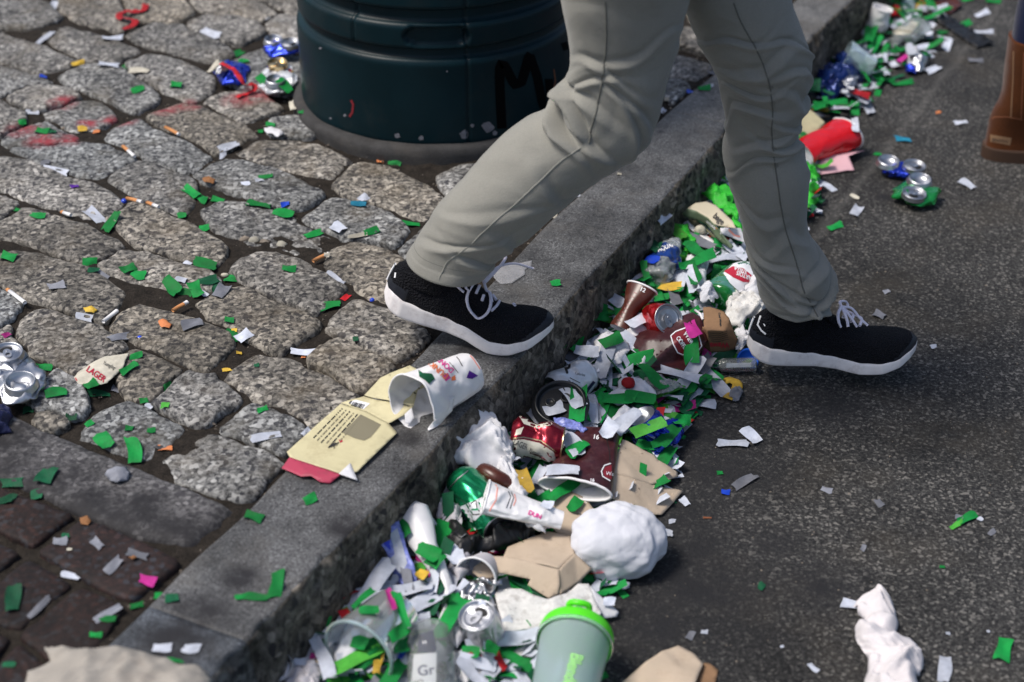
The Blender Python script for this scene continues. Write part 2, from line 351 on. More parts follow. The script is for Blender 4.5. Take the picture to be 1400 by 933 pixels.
M['blackplastic'] = mat('black lid plastic', (.012, .013, .016), rough=.35, bump=.1)
M['blackcloth'] = mat('black plastic bag', (.01, .01, .011), rough=.45, bump=.3)
M['blueplastic'] = mat('blue cap plastic', (.01, .13, .72), rough=.35)
M['redcup'] = mat('red plastic cup', (.62, .008, .014), rough=.25, coat=.3, var=.1)
M['plum'] = mat('plum liquid stain', (.12, .01, .035), rough=.2)
M['greenpaper'] = mat('bright green crepe', (.03, .5, .03), rough=.6, var=.35, vscale=60, bump=.3, bscale=90, sub=.1)
def fabric(name, col, sc=900):
    m = mat(name, col, rough=.9, spec=.15, var=.14, vscale=9); h = HM[m.name]; N, L, b, nz, mix, ramp = h['N'], h['L'], h['b'], h['noise'], h['mix'], h['ramp']
    c = mix(h['c'], ramp(nz(sc, 2, .6).outputs[0], [(.3, .86), (.7, 1.08)]), 1, 'MULTIPLY'); L.new(c, b.inputs['Base Color'])
    b.inputs['Sheen Weight'].default_value = .25; b.inputs['Sheen Roughness'].default_value = .4
    bp = N.new('ShaderNodeBump'); bp.inputs['Strength'].default_value = .5; bp.inputs['Distance'].default_value = .002; L.new(nz(sc*.7, 2).outputs[0], bp.inputs['Height']); L.new(bp.outputs[0], b.inputs['Normal'])
    return m
M['denim'] = fabric('grey green twill', (.295, .288, .255)); M['seam'] = fabric('seam thread', (.27, .27, .24)); M['seamd'] = fabric('seam shadow side', (.15, .15, .13))  # seamd is a darker copy, the seam's shaded side put into colour
M['navydenim'] = fabric('navy denim', (.008, .012, .04)); M['suede'] = fabric('tan suede', (.085, .026, .007), 300); M['suedesole'] = mat('boot sole', (.055, .028, .016), rough=.8)
M['sock'] = fabric('blue sock', (.1, .16, .42)); M['skin'] = mat('skin', (.5, .3, .22), rough=.55, sub=.1)
def knit():
    m = mat('black knit', (.0075, .008, .012), rough=.8, spec=.25, var=.4, vscale=25); h = HM[m.name]; N, L, b = h['N'], h['L'], h['b']
    vo = N.new('ShaderNodeTexVoronoi'); vo.inputs['Scale'].default_value = 330; L.new(h['geo'].outputs['Position'], vo.inputs['Vector'])
    bp = N.new('ShaderNodeBump'); bp.inputs['Strength'].default_value = 1; bp.inputs['Distance'].default_value = .004; L.new(vo.outputs['Distance'], bp.inputs['Height']); L.new(bp.outputs[0], b.inputs['Normal'])
    return m
M['knit'] = knit(); M['toecap'] = mat('smooth black toe film', (.012, .014, .022), rough=.5)
M['rubber'] = mat('white foam midsole', (.86, .82, .81), rough=.6, var=.14, vscale=40, dirt=.5, dirtcol=(.34, .27, .25), dscale=38, bump=.15)
M['lace'] = mat('white lace', (.78, .74, .84), rough=.8, bump=.5, bscale=700)
M['filter'] = mat('cigarette filter', (.62, .27, .1), rough=.85, var=.2, vscale=200); M['ciga'] = mat('cigarette paper', (.75, .74, .74), rough=.8)
M['bead'] = mat('blue glass bead', (.01, .06, .6), rough=.08, coat=1)
M['leaf'] = mat('dry leaf', (.25, .11, .04), rough=.8)

# ---------------------------------------------------------------- print on surfaces (lettering, lines, filled marks)
def bvh_of(objs):
    V = []; F = []; k = 0
    for o in objs:
        me = o.data; b = WL[o]; V += [Vector(v.co)+Vector(b) for v in me.vertices]
        F += [tuple(i+k for i in p.vertices) for p in me.polygons]; k = len(V)
    return BVHTree.FromPolygons(V, F)
CAM = Vector((0, 0, CAMH)); _bc = {}
def hit(objs, x, y):
    key = tuple(id(o) for o in objs)
    if key not in _bc: _bc[key] = bvh_of(objs)
    d = Vector(ray(x, y)).normalized(); h = _bc[key].ray_cast(CAM, d)
    if h[0] is None: return None
    n = h[1]; n = -n if n.dot(d) > 0 else n
    return np.array(h[0]), np.array(n)
def lay(name, objs, V2, F, m, parent, off=.0007):
    ok = []; W = []
    for v in V2:
        h = hit(objs, v[0], v[1]); ok.append(h is not None); W.append(h[0]+h[1]*off if h else np.zeros(3))
    W = np.array(W)
    F = [f for f in F if all(ok[i] for i in f) and max(np.linalg.norm(W[f[i]]-W[f[i-1]]) for i in range(len(f))) < .03]
    if not F: return None
    if name == 'printed_patch':
        par = list(range(len(V2)))
        def fd(i):
            while par[i] != i: par[i] = par[par[i]]; i = par[i]
            return i
        for f in F:
            for i in f[1:]: par[fd(i)] = fd(f[0])
        cnt = {}
        for f in F: cnt[fd(f[0])] = cnt.get(fd(f[0]), 0)+1
        best = max(cnt, key=cnt.get); F = [f for f in F if fd(f[0]) == best]
    use = sorted({i for f in F for i in f}); mp = {u: i for i, u in enumerate(use)}
    return mesh(name, W[use], [tuple(mp[i] for i in f) for f in F], m, parent, smooth=True)
_tx = {}
def textmesh(s):
    if s in _tx: return _tx[s]
    cu = bpy.data.curves.new('t', 'FONT'); cu.body = s; cu.size = 1/.7; ob = bpy.data.objects.new('t', cu); COL.objects.link(ob)
    dg = bpy.context.evaluated_depsgraph_get(); me = bpy.data.meshes.new_from_object(ob.evaluated_get(dg))
    V = [v.co[:] for v in me.vertices]; F = [tuple(p.vertices) for p in me.polygons]
    bpy.data.objects.remove(ob); bpy.data.curves.remove(cu); bpy.data.meshes.remove(me)
    _tx[s] = subdiv(V, F, .3, 5); return _tx[s]
def text(objs, s, p0, d, h, m, parent, stretch=1.0, shear=0, bold=0, name='lettering', off=.0007):
    """s starts at photo point p0 and runs along d; cap height h pixels"""
    V, F = textmesh(s); V = V.copy(); d = np.array(d, float); d /= np.linalg.norm(d); up = np.array((d[1], -d[0]))
    X = (V[:, 0]+shear*V[:, 1])*stretch; Q = np.array(p0)+np.outer(X*h, d)+np.outer(V[:, 1]*h, up)
    if bold:
        Qs = [Q+np.array(q)*bold for q in ((0, 0), (1, 0), (0, 1), (1, 1))]
        return [lay(name, objs, q, F, m, parent, off+.00005*i) for i, q in enumerate(Qs)][0]
    return lay(name, objs, Q, F, m, parent, off)
def line(objs, pts, wd, m, parent, closed=False, name='printed_line', off=.0007, step=4):
    p = np.array(pts, float)
    if closed: p = np.vstack([p, p[:1]])
    o = []
    for a, b in zip(p, p[1:]):
        k = max(1, int(np.linalg.norm(b-a)/step)); o += [a+(b-a)*i/k for i in range(k)]
    o.append(p[-1]); o = np.array(o); t = np.gradient(o, axis=0); t /= np.linalg.norm(t, axis=1)[:, None]+1e-9
    n = np.stack([t[:, 1], -t[:, 0]], 1)*wd/2; V = np.empty((len(o)*2, 2)); V[0::2] = o+n; V[1::2] = o-n
    return lay(name, objs, V, grid(len(o), 2), m, parent, off)
def fill(objs, pts, m, parent, name='printed_patch', off=.0005, ml=6):
    V, F = subdiv([(x, y, 0) for x, y in pts], [tuple(range(len(pts)))], ml); return lay(name, objs, V[:, :2], F, m, parent, off)

# ================================================================ the setting
ZP = .14                                          # pavement level over the road
def plane(name, x0, x1, y0, y1, z, m):
    return mesh(name, [(x0, y0, z), (x1, y0, z), (x1, y1, z), (x0, y1, z)], [(0, 1, 2, 3)], m, kind='structure')
plane('road', -40, 60, -20, 80, 0, M['asphalt'])
INN = [(136,889),(201,827),(258,767),(320,713),(353,680),(390,640),(478,566),(564,493),(592,462),(650,407),(707,347),(756,296),(825,236),(905,159),(947,123),(979,97)]
ARR = [(288,927),(337,881),(380,832),(411,798),(456,753),(510,698),(582,627),(627,574),(672,530),(720,482),(758,436),(790,397),(850,334),(906,273),(956,219),(992,180),(1045,120),(1103,60),(1136,26),(1166,0)]
inn = np.array([P(*q, ZP) for q in INN]); arr = np.array([P(*q, ZP) for q in ARR])
def extend(p, a=9.):
    d0 = p[0]-p[2]; d0 /= np.linalg.norm(d0); d1 = p[-1]-p[-4]; d1 /= np.linalg.norm(d1)
    return np.vstack([[p[0]+d0*t for t in np.arange(3, 0, -.15)], p, [p[-1]+d1*t for t in np.arange(.2, a, .2)]])
inn_e, arr_e = extend(inn), extend(arr)
def smooth_poly(p, n, it=3):
    q = catmull(p, n)
    for _ in range(it): q[1:-1] = (q[:-2]+2*q[1:-1]+q[2:])/4
    return q
inn_s, arr_s = smooth_poly(inn_e, 900), smooth_poly(arr_e, 900)
def side(p, line_):                                # >0: on the road side of the polyline
    i = np.argmin(((line_[:, :2]-p[:2])**2).sum(1)); i = min(max(i, 1), len(line_)-2)
    t = line_[i+1, :2]-line_[i-1, :2]; t /= np.linalg.norm(t); d = p[:2]-line_[i, :2]
    return t[1]*d[0]-t[0]*d[1]
def dist_road(p): return side(p, arr_s)
# --- pavement bed of dirt under the setts
nx, ny = 300, 330; gx = np.linspace(-2.3, 1.1, nx); gy = np.linspace(.9, 5.2, ny)
G = np.stack(np.meshgrid(gx, gy, indexing='ij'), -1).reshape(-1, 2); G = np.c_[G, np.zeros(len(G))]
G[:, 2] = ZP-.0095+.0028*fbm(G*1., 5, 3)+.0016*sn(G, 30, 9)
D = ((G[:, None, :2]-inn_s[None, ::12, :2])**2).sum(2); ii = D.argmin(1)*12; ii = np.clip(ii, 1, 898)
T = inn_s[ii+1, :2]-inn_s[ii-1, :2]; T /= np.linalg.norm(T, axis=1)[:, None]; dd = G[:, :2]-inn_s[ii, :2]; sd_ = T[:, 1]*dd[:, 0]-T[:, 0]*dd[:, 1]
F = [f for f in grid(nx, ny) if max(sd_[list(f)]) < .03]
mesh('pavement_bed', G, [f[::-1] for f in F], M['dirt'], kind='structure')
far = [(-40, -5, ZP-.03)]+[tuple(p[:2])+(ZP-.03,) for p in inn_s[::25]]+[(8, 80, ZP-.03), (-40, 80, ZP-.03)]
mesh('pavement_subsoil', far, [tuple(range(len(far)))], M['dirt'], kind='structure')

# --- setts
SETTS = """-30,-8 49,-4 86,21 43,39 -30,30|80,-8 160,-8 175,25 165,42 120,30 84,14|165,-8 240,-8 266,14 238,29 200,24 178,20|58,43 90,34 133,46 193,67 150,84 118,78 100,70 72,58
-20,38 0,41 32,55 92,76 111,84 52,98 -20,76|-22,82 50,101 70,110 40,114 0,127 -25,124|172,45 210,28 245,33 280,46 322,71 285,86 250,72 195,56|258,28 285,19 328,21 363,41 328,62 300,50 262,43
262,-5 340,-8 376,16 350,26 312,17 270,13|335,-14 440,-14 440,22 390,12|366,34 385,20 430,25 430,54 374,46|82,103 118,87 165,90 212,118 215,132 180,151 140,130 95,114|172,88 205,72 250,82 290,103 288,124 262,138 225,124 190,108
318,80 340,72 365,64 420,80 420,125 375,124 330,118 298,100|280,139 306,125 350,128 388,146 345,160 325,165 300,150|10,130 42,113 85,117 112,134 85,146 60,148 32,145|62,150 107,133 137,142 157,160 137,172 100,178 73,165|-20,135 0,137 30,152 28,165 0,180 -20,180
5,187 30,172 68,165 86,176 103,185 100,191 15,196|14,201 60,195 103,194 150,194 184,212 160,227 133,240 98,235 68,224 35,210|145,190 157,170 188,159 214,171 252,184 289,208 268,227 246,234 214,220 190,207|198,158 245,140 275,143 314,157 353,182 325,197 292,208 262,190 235,182
328,205 342,189 400,188 443,201 479,219 454,240 425,236 380,224 340,214|370,163 396,156 434,173 425,184 400,186 375,179|268,234 305,213 340,219 378,231 443,263 418,279 388,283 342,268 320,259 282,247|150,244 163,229 193,221 231,229 262,245 264,275 245,290 214,278 180,261|276,283 314,271 370,283 400,296 413,303 456,321 432,345 400,345 366,336 331,322 293,308
413,297 456,267 490,275 530,287 562,315 540,334 500,325 455,318|455,255 481,222 527,227 573,247 604,266 585,301 537,284 489,271|602,241 620,229 700,221 700,270 620,272|542,340 575,308 630,302 650,360 570,366|-20,215 5,212 35,219 65,230 103,244 137,253 168,272 150,290 107,298 70,282 40,268 6,257 -20,255|-20,262 5,263 22,275 5,293 -20,298
0,305 32,281 70,288 107,303 165,330 145,342 110,355 80,344 40,326 0,320 -20,318 -20,308|148,296 184,276 214,287 246,302 285,320 306,335 303,352 283,360 255,352 215,341 180,325 160,310|137,359 163,340 205,343 232,354 270,362 296,375 293,388 260,392 225,388 185,382 155,372|-20,350 0,345 28,338 70,349 112,363 150,384 170,398 150,418 137,438 98,426 62,412 32,404 0,388 -20,380
-20,392 2,396 24,413 18,426 0,440 -20,445|5,458 22,438 54,418 88,428 130,441 168,457 176,472 150,490 125,500 104,508 75,492 40,475|147,448 163,424 190,412 232,429 275,441 310,452 313,470 295,487 278,507 250,499 225,487 200,473 165,460|268,413 293,399 331,390 370,406 405,420 437,441 400,466 378,481 350,466 314,445 290,433
315,367 344,348 372,337 400,350 443,370 473,389 443,410 426,427 400,416 364,400 335,380|443,361 456,335 486,327 518,331 555,348 580,375 560,400 528,410 500,402 485,388 463,374|447,448 465,425 486,410 520,420 555,432 588,458 565,475 535,488 508,478 483,464|424,494 447,472 471,462 503,477 536,499 511,521 488,531 461,513
305,517 322,498 352,480 400,492 450,511 487,533 470,560 432,583 396,565 353,545 328,530|234,521 255,505 279,511 309,522 328,542 300,559 279,577 253,571 229,560 210,551 222,536|165,520 160,500 176,474 205,480 230,490 252,503 233,518 220,533 200,546 178,540|134,567 177,547 213,562 247,585 221,605 195,623 165,616 134,600 118,594|46,541 77,508 98,518 116,551 110,564 92,568 57,554|49,571 65,561 87,571 85,581 65,583
225,630 246,613 279,592 321,601 356,614 388,633 364,651 349,677 313,672 279,663 246,653|304,583 326,567 349,552 381,556 420,577 401,600 386,616 366,605 332,595|911,101 924,73 956,86 976,95 947,107|905,119 918,104 942,116 918,138|927,62 937,36 975,45 990,72 960,66|-22,460 0,452 18,440 36,470 10,490 -22,492|940,-10 1000,-20 1010,30 990,36 945,25|560,420 600,400 640,395 610,425 580,440
612,375 640,340 668,338 690,345 664,362 640,382""".replace('\n', '|').split('|')
def chaikin(p, it=2, t=.22):
    for _ in range(it):
        q = np.roll(p, -1, 0); p = np.stack([p*(1-t)+q*t, p*t+q*(1-t)], 1).reshape(-1, p.shape[1])
    return p
def resample(p, n):
    q = np.vstack([p, p[:1]]); d = np.r_[0, np.cumsum(np.linalg.norm(np.diff(q, axis=0), axis=1))]; t = np.linspace(0, d[-1], n+1)[:-1]
    return np.stack([np.interp(t, d, q[:, i]) for i in range(q.shape[1])], 1)
PROF = [(0, .0008), (.2, .001), (.4, .001), (.58, .0008), (.74, .0005), (.86, .0), (.93, -.0014), (.97, -.0042), (.99, -.009), (1.0, -.016), (1.01, -.05)]
setts_parent = bpy.data.objects.new('sett_paving', None); COL.objects.link(setts_parent); setts_parent['kind'] = 'structure'; WL[setts_parent] = np.zeros(3)
def sdist(p, q):
    d = np.full(len(p), 9.); ins = np.zeros(len(p), bool); r = np.roll(q, -1, 0)
    for a, b_ in zip(q, r):
        ab = b_-a; t = np.clip(((p-a)@ab)/(ab@ab+1e-12), 0, 1); d = np.minimum(d, np.linalg.norm(p-(a+t[:, None]*ab), axis=1))
        cr = (a[1] > p[:, 1]) != (b_[1] > p[:, 1]); ins ^= cr & (p[:, 0] < (b_[0]-a[0])*(p[:, 1]-a[1])/(b_[1]-a[1]+1e-12)+a[0])
    return np.where(ins, -d, d)
def block(name, poly, z, m, parent, seed, n=56, prof=PROF, jit=.0028, rough=.0019, it=1, rnd=.12, tilt=.014, grow=.0115, nb=None, me_=None):
    p = resample(chaikin(np.asarray(poly, float)[:, :2], it, rnd), n); c = p.mean(0); g = np.random.default_rng(seed)
    a = np.linspace(0, 2*math.pi, n, endpoint=False); rad = np.linalg.norm(p-c, axis=1)
    jj = sum(np.sin(a*k+g.random()*6.28)*jit/(k**.6) for k in (2, 3, 5, 8, 12, 17, 22))
    p = c+(p-c)*(1+(jj+grow)/rad)[:, None]; V = [[*c, z+prof[0][1]]]
    if nb:
        for _ in range(7):
            dA = sdist(p, me_)
            for q in nb:
                sh = .0042-(sdist(p, q)-dA); k = sh > 0
                if k.any(): d_ = c-p; d_ /= np.linalg.norm(d_, axis=1)[:, None]+1e-9; p = p+d_*(np.where(k, sh, 0)*.5)[:, None]; dA = sdist(p, me_)
    tx, ty = g.normal(size=2)*tilt
    for s, h in prof[1:]:
        q = c+(p-c)*s; V += [[x, y, z+h+(x-c[0])*tx+(y-c[1])*ty] for x, y in q]
    V = np.array(V); am = rough*(1 if True else 0)
    V[:, 2] += am*(.8*fbm(V+seed*.37, 14, 5, 3)+.55*crease(V, 13, 5)+.35*crease(V, 30, 6))*np.where(V[:, 2] > z-.03, 1, 0); V[:, 0] += .5*am*sn(V, 40, 6); V[:, 1] += .5*am*sn(V, 40, 8)
    F = [(0, 1+i, 1+(i+1) % n) for i in range(n)]
    for k in range(len(prof)-2):
        for i in range(n):
            a0 = 1+k*n+i; b0 = 1+k*n+(i+1) % n; F.append((a0, a0+n, b0+n, b0))
    return mesh(name, V, F, m, parent)
cent = []; polys = []
for k, s in enumerate(SETTS):
    q = [tuple(map(float, t.split(','))) for t in s.split()]; w_ = np.array([P(x, y, ZP) for x, y in q]); polys.append(w_[:, :2]); cent.append(w_.mean(0)[:2])
kline = np.array([P(*q, ZP)[:2] for q in INN]+[P(1400, 600, ZP)[:2], P(500, 950, ZP)[:2]])
for k, pl_ in enumerate(polys):
    nb_ = [q for j, q in enumerate(polys) if j != k and np.linalg.norm(cent[j]-cent[k]) < .34]+[kline]
    block('sett', np.c_[pl_, np.zeros(len(pl_))], ZP+float(rng.normal())*.0022, M['sett'], setts_parent, k, nb=nb_, me_=pl_)
bin_c = np.array((-.158, 3.205))
def inpoly(p, q):
    c = False; j = len(q)-1
    for i in range(len(q)):
        if (q[i][1] > p[1]) != (q[j][1] > p[1]) and p[0] < (q[j][0]-q[i][0])*(p[1]-q[i][1])/(q[j][1]-q[i][1])+q[i][0]: c = not c
        j = i
    return c
EDGE = [(-60,528),(0,556),(93,600),(175,631),(231,654),(325,693),(302,716),(264,746),(168,727),(110,702),(50,672),(0,650),(-60,622)]
low_edge = [P(-400, 400, ZP)[:2], P(0, 556, ZP)[:2], P(325, 693, ZP)[:2]]
u = P(450, 405, ZP)-P(330, 358, ZP); u = u[:2]/np.linalg.norm(u[:2]); v = np.array((-u[1], u[0])); o0 = P(390, 383, ZP)[:2]; cnt = 0
e0, e1 = P(-60, 528, ZP)[:2], P(325, 693, ZP)[:2]; en = e1-e0; en /= np.linalg.norm(en); en = np.array((-en[1], en[0]))
allp = np.vstack(polys); own = np.array(cent)
for i in range(-40, 40):
    for j in range(-40, 40):
        c = o0+u*(i*.152+(j % 2)*.07+rng.normal()*.006)+v*(j*.108+rng.normal()*.005)
        if not (-2.0 < c[0] < 1.2 and 1.2 < c[1] < 4.7): continue
        if side(np.array([*c, 0]), inn_s) > -.055 or (c-e0)@en < .06 or np.linalg.norm(c-bin_c) < .375: continue
        h1, h2 = .068, .047
        q = np.array([c-u*h1-v*h2, c+u*h1-v*h2, c+u*h1+v*h2, c-u*h1+v*h2])+rng.normal(size=(4, 2))*.006
        if ((own-c)**2).sum(1).min() < .0072 or any(inpoly(t, pl) for t in [c, *q] for pl in polys[:]) or any(inpoly(t, q) for t in allp[((allp-c)**2).sum(1) < .02]): continue
        block('sett', q, ZP+rng.normal()*.002, M['sett'], setts_parent, 500+cnt, n=24); cnt += 1
print('fill setts', cnt, 'traced', len(SETTS))
# small wedge stones between setts and kerb
edge = bpy.data.objects.new('edging_strip', None); COL.objects.link(edge); edge['kind'] = 'structure'; WL[edge] = np.zeros(3)
EP = [(0, .001), (.5, .001), (.8, 0), (.93, -.003), (.985, -.01), (1, -.02), (1.01, -.06)]
block('edging_stone', [P(*q, ZP) for q in EDGE], ZP, M['edging'], edge, 901, n=120, prof=EP, grow=.0, it=1, rnd=.1, rough=.001, jit=.0015, tilt=0)
block('edging_stone', [P(-64, 526, ZP), P(-64, 620, ZP), P(-560, 400, ZP), P(-560, 330, ZP)], ZP, M['edging'], edge, 902, n=60, prof=EP, grow=.0, it=1, rnd=.1, rough=.001, tilt=0)
bricks = bpy.data.objects.new('brick_paving', None); COL.objects.link(bricks); bricks['kind'] = 'structure'; WL[bricks] = np.zeros(3)
BR = [[(49,752),(112,706),(163,724),(252,767),(179,822),(152,813),(110,790)], [(-60,672),(0,664),(40,680),(105,702),(46,746),(0,726),(-60,705)], [(38,761),(103,797),(27,862),(-14,850),(-40,822)], [(111,799),(174,826),(136,884),(96,926),(20,866)],
      [(-66,718),(-4,738),(30,756),(-48,816),(-110,780)], [(-50,828),(-20,853),(18,872),(-50,940),(-120,900)], [(26,876),(92,930),(40,990),(-44,944)], [(-230,640),(-70,665),(-70,706),(-120,770),(-240,700)]]
BP = [(0, .001), (.5, .0008), (.8, 0), (.95, -.001), (.985, -.004), (1, -.010), (1.005, -.05)]
for k, b_ in enumerate(BR): block('brick', [P(*q, ZP-.001) for q in b_], ZP-.001, M['brick'], bricks, 950+k, n=60, prof=BP, grow=-.001, it=1, rnd=.06, rough=.0008, jit=.001, tilt=.004)
# --- kerb stones
kerb = bpy.data.objects.new('kerb', None); COL.objects.link(kerb); kerb['kind'] = 'structure'; WL[kerb] = np.zeros(3)
def kerb_stone(i0, i1, seed):
    n = max(8, int(np.linalg.norm(arr_s[i1]-arr_s[i0])/.007)) if i1-i0 < 260 else 60
    n = min(n, 230)
    ta = np.linspace(i0, i1, n); A = np.stack([np.interp(ta, np.arange(900), arr_s[:, k]) for k in range(3)], 1)
    j0, j1 = [np.argmin(((inn_s[:, :2]-arr_s[q, :2])**2).sum(1)) for q in (i0, i1)]
    tb = np.linspace(j0, j1, n); B = np.stack([np.interp(tb, np.arange(900), inn_s[:, k]) for k in range(3)], 1)
    d = A-B; d[:, 2] = 0; wd = np.linalg.norm(d, axis=1)[:, None]; d /= wd
    prof = [(-.0, -.08)]+[(.0, -.012), (.003, -.003), (.008, -.0005)]; V = []; rows = []
    for a, z in prof: rows.append(B+d*a+np.array((0, 0, z)))
    for s in np.linspace(.1, .93, 14): rows.append(B*(1-s)+A*s)
    for a, z in ((-.006, -.0008), (-.0025, -.0028), (0, -.0068), (.002, -.014)): rows.append(A+d*a+np.array((0, 0, z)))
    for z in np.linspace(-.022, -.19, 26): rows.append(A+d*(.002+.012*(-z/.14))+np.array((0, 0, z)))
    V = np.array(rows); m = len(rows); V = V.reshape(-1, 3)
    r = np.repeat(np.arange(m), n)
    top = (r >= 3) & (r <= 18); face = r > 18
    V[:, 2] += np.where(top, .0008*fbm(V, 9, 2), 0)
    N_ = np.tile(d, (m, 1)); rf = .0045*fbm(V*np.array((1, 1, .6)), 11, 31, 4)+.003*crease(V, 8, 3)
    V += N_*(np.where(face, rf, 0)*sm(-.004, -.03, V[:, 2]-ZP)[...])[:, None]
    ch = np.maximum(0, fbm(V, 13, 77, 3)-.55)*.006                     # chipped arris
    V += np.where((r >= 17) & (r <= 22), 1, 0)[:, None]*(-N_*ch[:, None]+np.outer(ch, (0, 0, -.8)))
    F = grid(m, n); mi = [0 if i//(n-1) < 19 else 1 for i in range(len(F))]
    V = V.reshape(m, n, 3); V = V.reshape(-1, 3); k = len(V)
    caps = [tuple(i*n for i in range(m)), tuple(i*n+n-1 for i in range(m))[::-1]]; F += caps; mi += [1, 1]
    return mesh('kerb_stone', V, F, [M['kerb'], M['kerbface']], kerb, mi=mi)
ja = [np.argmin(((arr_s-P(*q, ZP))**2).sum(1)) for q in ((339, 879), (1000, 171), (1240, -90))]
cuts = [0, ja[0]-60 if ja[0] > 70 else 2, ja[0], ja[1], ja[2], 899]
for k, (a, b_) in enumerate(zip(cuts, cuts[1:])):
    if b_-a > 2: kerb_stone(a, b_, k)

# --- grit in the joints
def scatter_tets(name, pts, size, m, **kw):
    V = []; F = []
    for p in pts:
        s = size*(.4+rng.random()*1.2); q = rng.normal(size=(5, 3))*s*.6; q[:, 2] = np.abs(q[:, 2])*.7; k = len(V)
        V += list(p+np.array([(s, 0, 0), (-s*.6, s*.8, 0), (-s*.5, -s*.8, 0), (0, 0, s*.9), (s*.3, s*.2, s*.7)])*rng.uniform(.6, 1.2, (5, 3)))
        F += [(k, k+1, k+4), (k+1, k+3, k+4), (k+1, k+2, k+3), (k+2, k, k+3), (k, k+4, k+3)]
    return mesh(name, V, F, m, base=np.zeros(3), smooth=False, **kw)
gp = []
while len(gp) < 2600:
    c = np.array((rng.uniform(-1.3, .6), rng.uniform(1.35, 3.9), ZP-.0095))
    if side(c, inn_s) > -.002 or any(inpoly(c[:2], pl) for pl in polys if abs(pl[0][0]-c[0]) < .2 and abs(pl[0][1]-c[1]) < .2): continue
    gp.append(c)
for t in range(520):
    i = rng.integers(60, 840); c = inn_s[i].copy()
    if -1 < c[0] < 1: c[:2] += rng.normal(size=2)*.006; c[2] = ZP-.006; gp.append(c)
scatter_tets('joint_grit', gp, .0026, M['gravel'], kind='stuff', label='fine grit and pebbles lying in the joints between the setts', cat='grit')
rp = [np.array((rng.uniform(-.3, 1.2), rng.uniform(1.6, 3.9), 0.)) for _ in range(900)]
rp = [p for p in rp if dist_road(p) > .02]
scatter_tets('road_grit', rp, .0017, M['gravel'], kind='stuff', label='loose pale grit scattered over the asphalt road', cat='grit')

# ================================================================ litter bin
BC = np.array((*bin_c, ZP)); YF = bin_c[1]-.292
bin_ = thing('street_bin', 'round dark green street litter bin with black scrawled letters on its drum', 'bin', BC)
zf = lambda y: PY(592, y, YF)[2]
z0 = ZP+.022
base_prof = [(.0, z0-.002), (.30, z0), (.304, z0-.002), (.310, z0-.007), (.312, ZP-.04)]
V, F = lathe(dens(base_prof, .012), 120); V[:, :2] += BC[:2]; V += .0012*np.outer(sn(V, 14, 2), (1, 1, 1)); V[:, 1] -= .004; mesh('concrete_base', V, F, M['concrete'], bin_)
def shell(name, prof, seams=(), rec=None):
    n = 540; V, F = lathe(dens(prof, .005), n)
    th = np.degrees(np.arctan2(V[:, 0], -V[:, 1])); r = np.hypot(V[:, 0], V[:, 1])
    rr = r-sum(.006*np.exp(-((th-s)/.42)**2) for s in seams) if seams else r
    if rec:
        t0, zc, tw, zh = rec; q = ((th-t0)/tw)**4+((V[:, 2]-zc)/zh)**2; rr = rr-.013*sm(1.15, .75, q)
    k = rr/np.maximum(r, 1e-6); V[:, 0] *= k; V[:, 1] *= k; V[:, :2] += BC[:2]
    return mesh(name, V, F, M['binpaint'], bin_)
zA, zB, zC, zD, zE = zf(84), zf(70), zf(36), zf(19), zf(-10)
drum = shell('drum', [(.290, z0-.004), (.292, z0+.004), (.292, zA-.012), (.2905, zA-.004), (.285, zA), (.279, zA+.002), (.277, zB-.004), (.277, zB+.002)], (14.2,))
band = shell('band', [(.277, zB-.002), (.284, zB), (.2885, zB+.004), (.288, zC-.010), (.2865, zC-.003), (.280, zC), (.272, zC+.004), (.271, zD+.001)], (14.2, -31.8), (2.5, (zf(66)+zf(40))/2, 13, .020))
shell('upper_drum', [(.271, zD), (.280, zD+.002), (.285, zD+.007), (.283, zE), (.279, zE+.05), (.276, .84), (.270, .86), (.2, .862)], (14.2, -31.8))
shell('lid', [(.24, .862), (.285, .864), (.288, .885), (.25, .93), (.12, .965), (0, .97)])
V, F = panel([P(620, 40, z0), P(628, 41, z0)]) if False else ([], [])
for pts, wd in ([[(686,176),(684,140),(683,112),(683,88),(690,90),(703,116),(713,112),(722,80),(726,74)], 13], [[(724,76),(734,104),(741,140),(746,152)], 12], [[(776,62),(764,66),(754,84),(750,108),(752,130),(760,138),(775,132)], 11]):
    line([drum, band], pts, wd, M['black'], bin_, name='marker_lettering', off=.0009)
for x, y, r_ in ((668,174,9),(635,184,7.5),(543,186,4.5),(576,189,4),(646,172,3),(676,182,4),(438,66,2),(471,158,2.5),(611,98,1.5),(452,162,2)):
    a = np.linspace(0, 6.283, 14)[:-1]; q = [(x+math.cos(t)*r_*rng.uniform(.6, 1.15), y+math.sin(t)*r_*rng.uniform(.55, 1)) for t in a]
    fill([drum], q, M['chip'], bin_, name='paint_chip', off=.0004, ml=3)
line([drum], [(480,137),(483,143),(482,153),(478,160)], 3, M['badge'], bin_, name='paint_mark')
line([drum], [(755,126),(759,112),(757,95)], 1.5, M['n'], bin_, name='paint_mark')

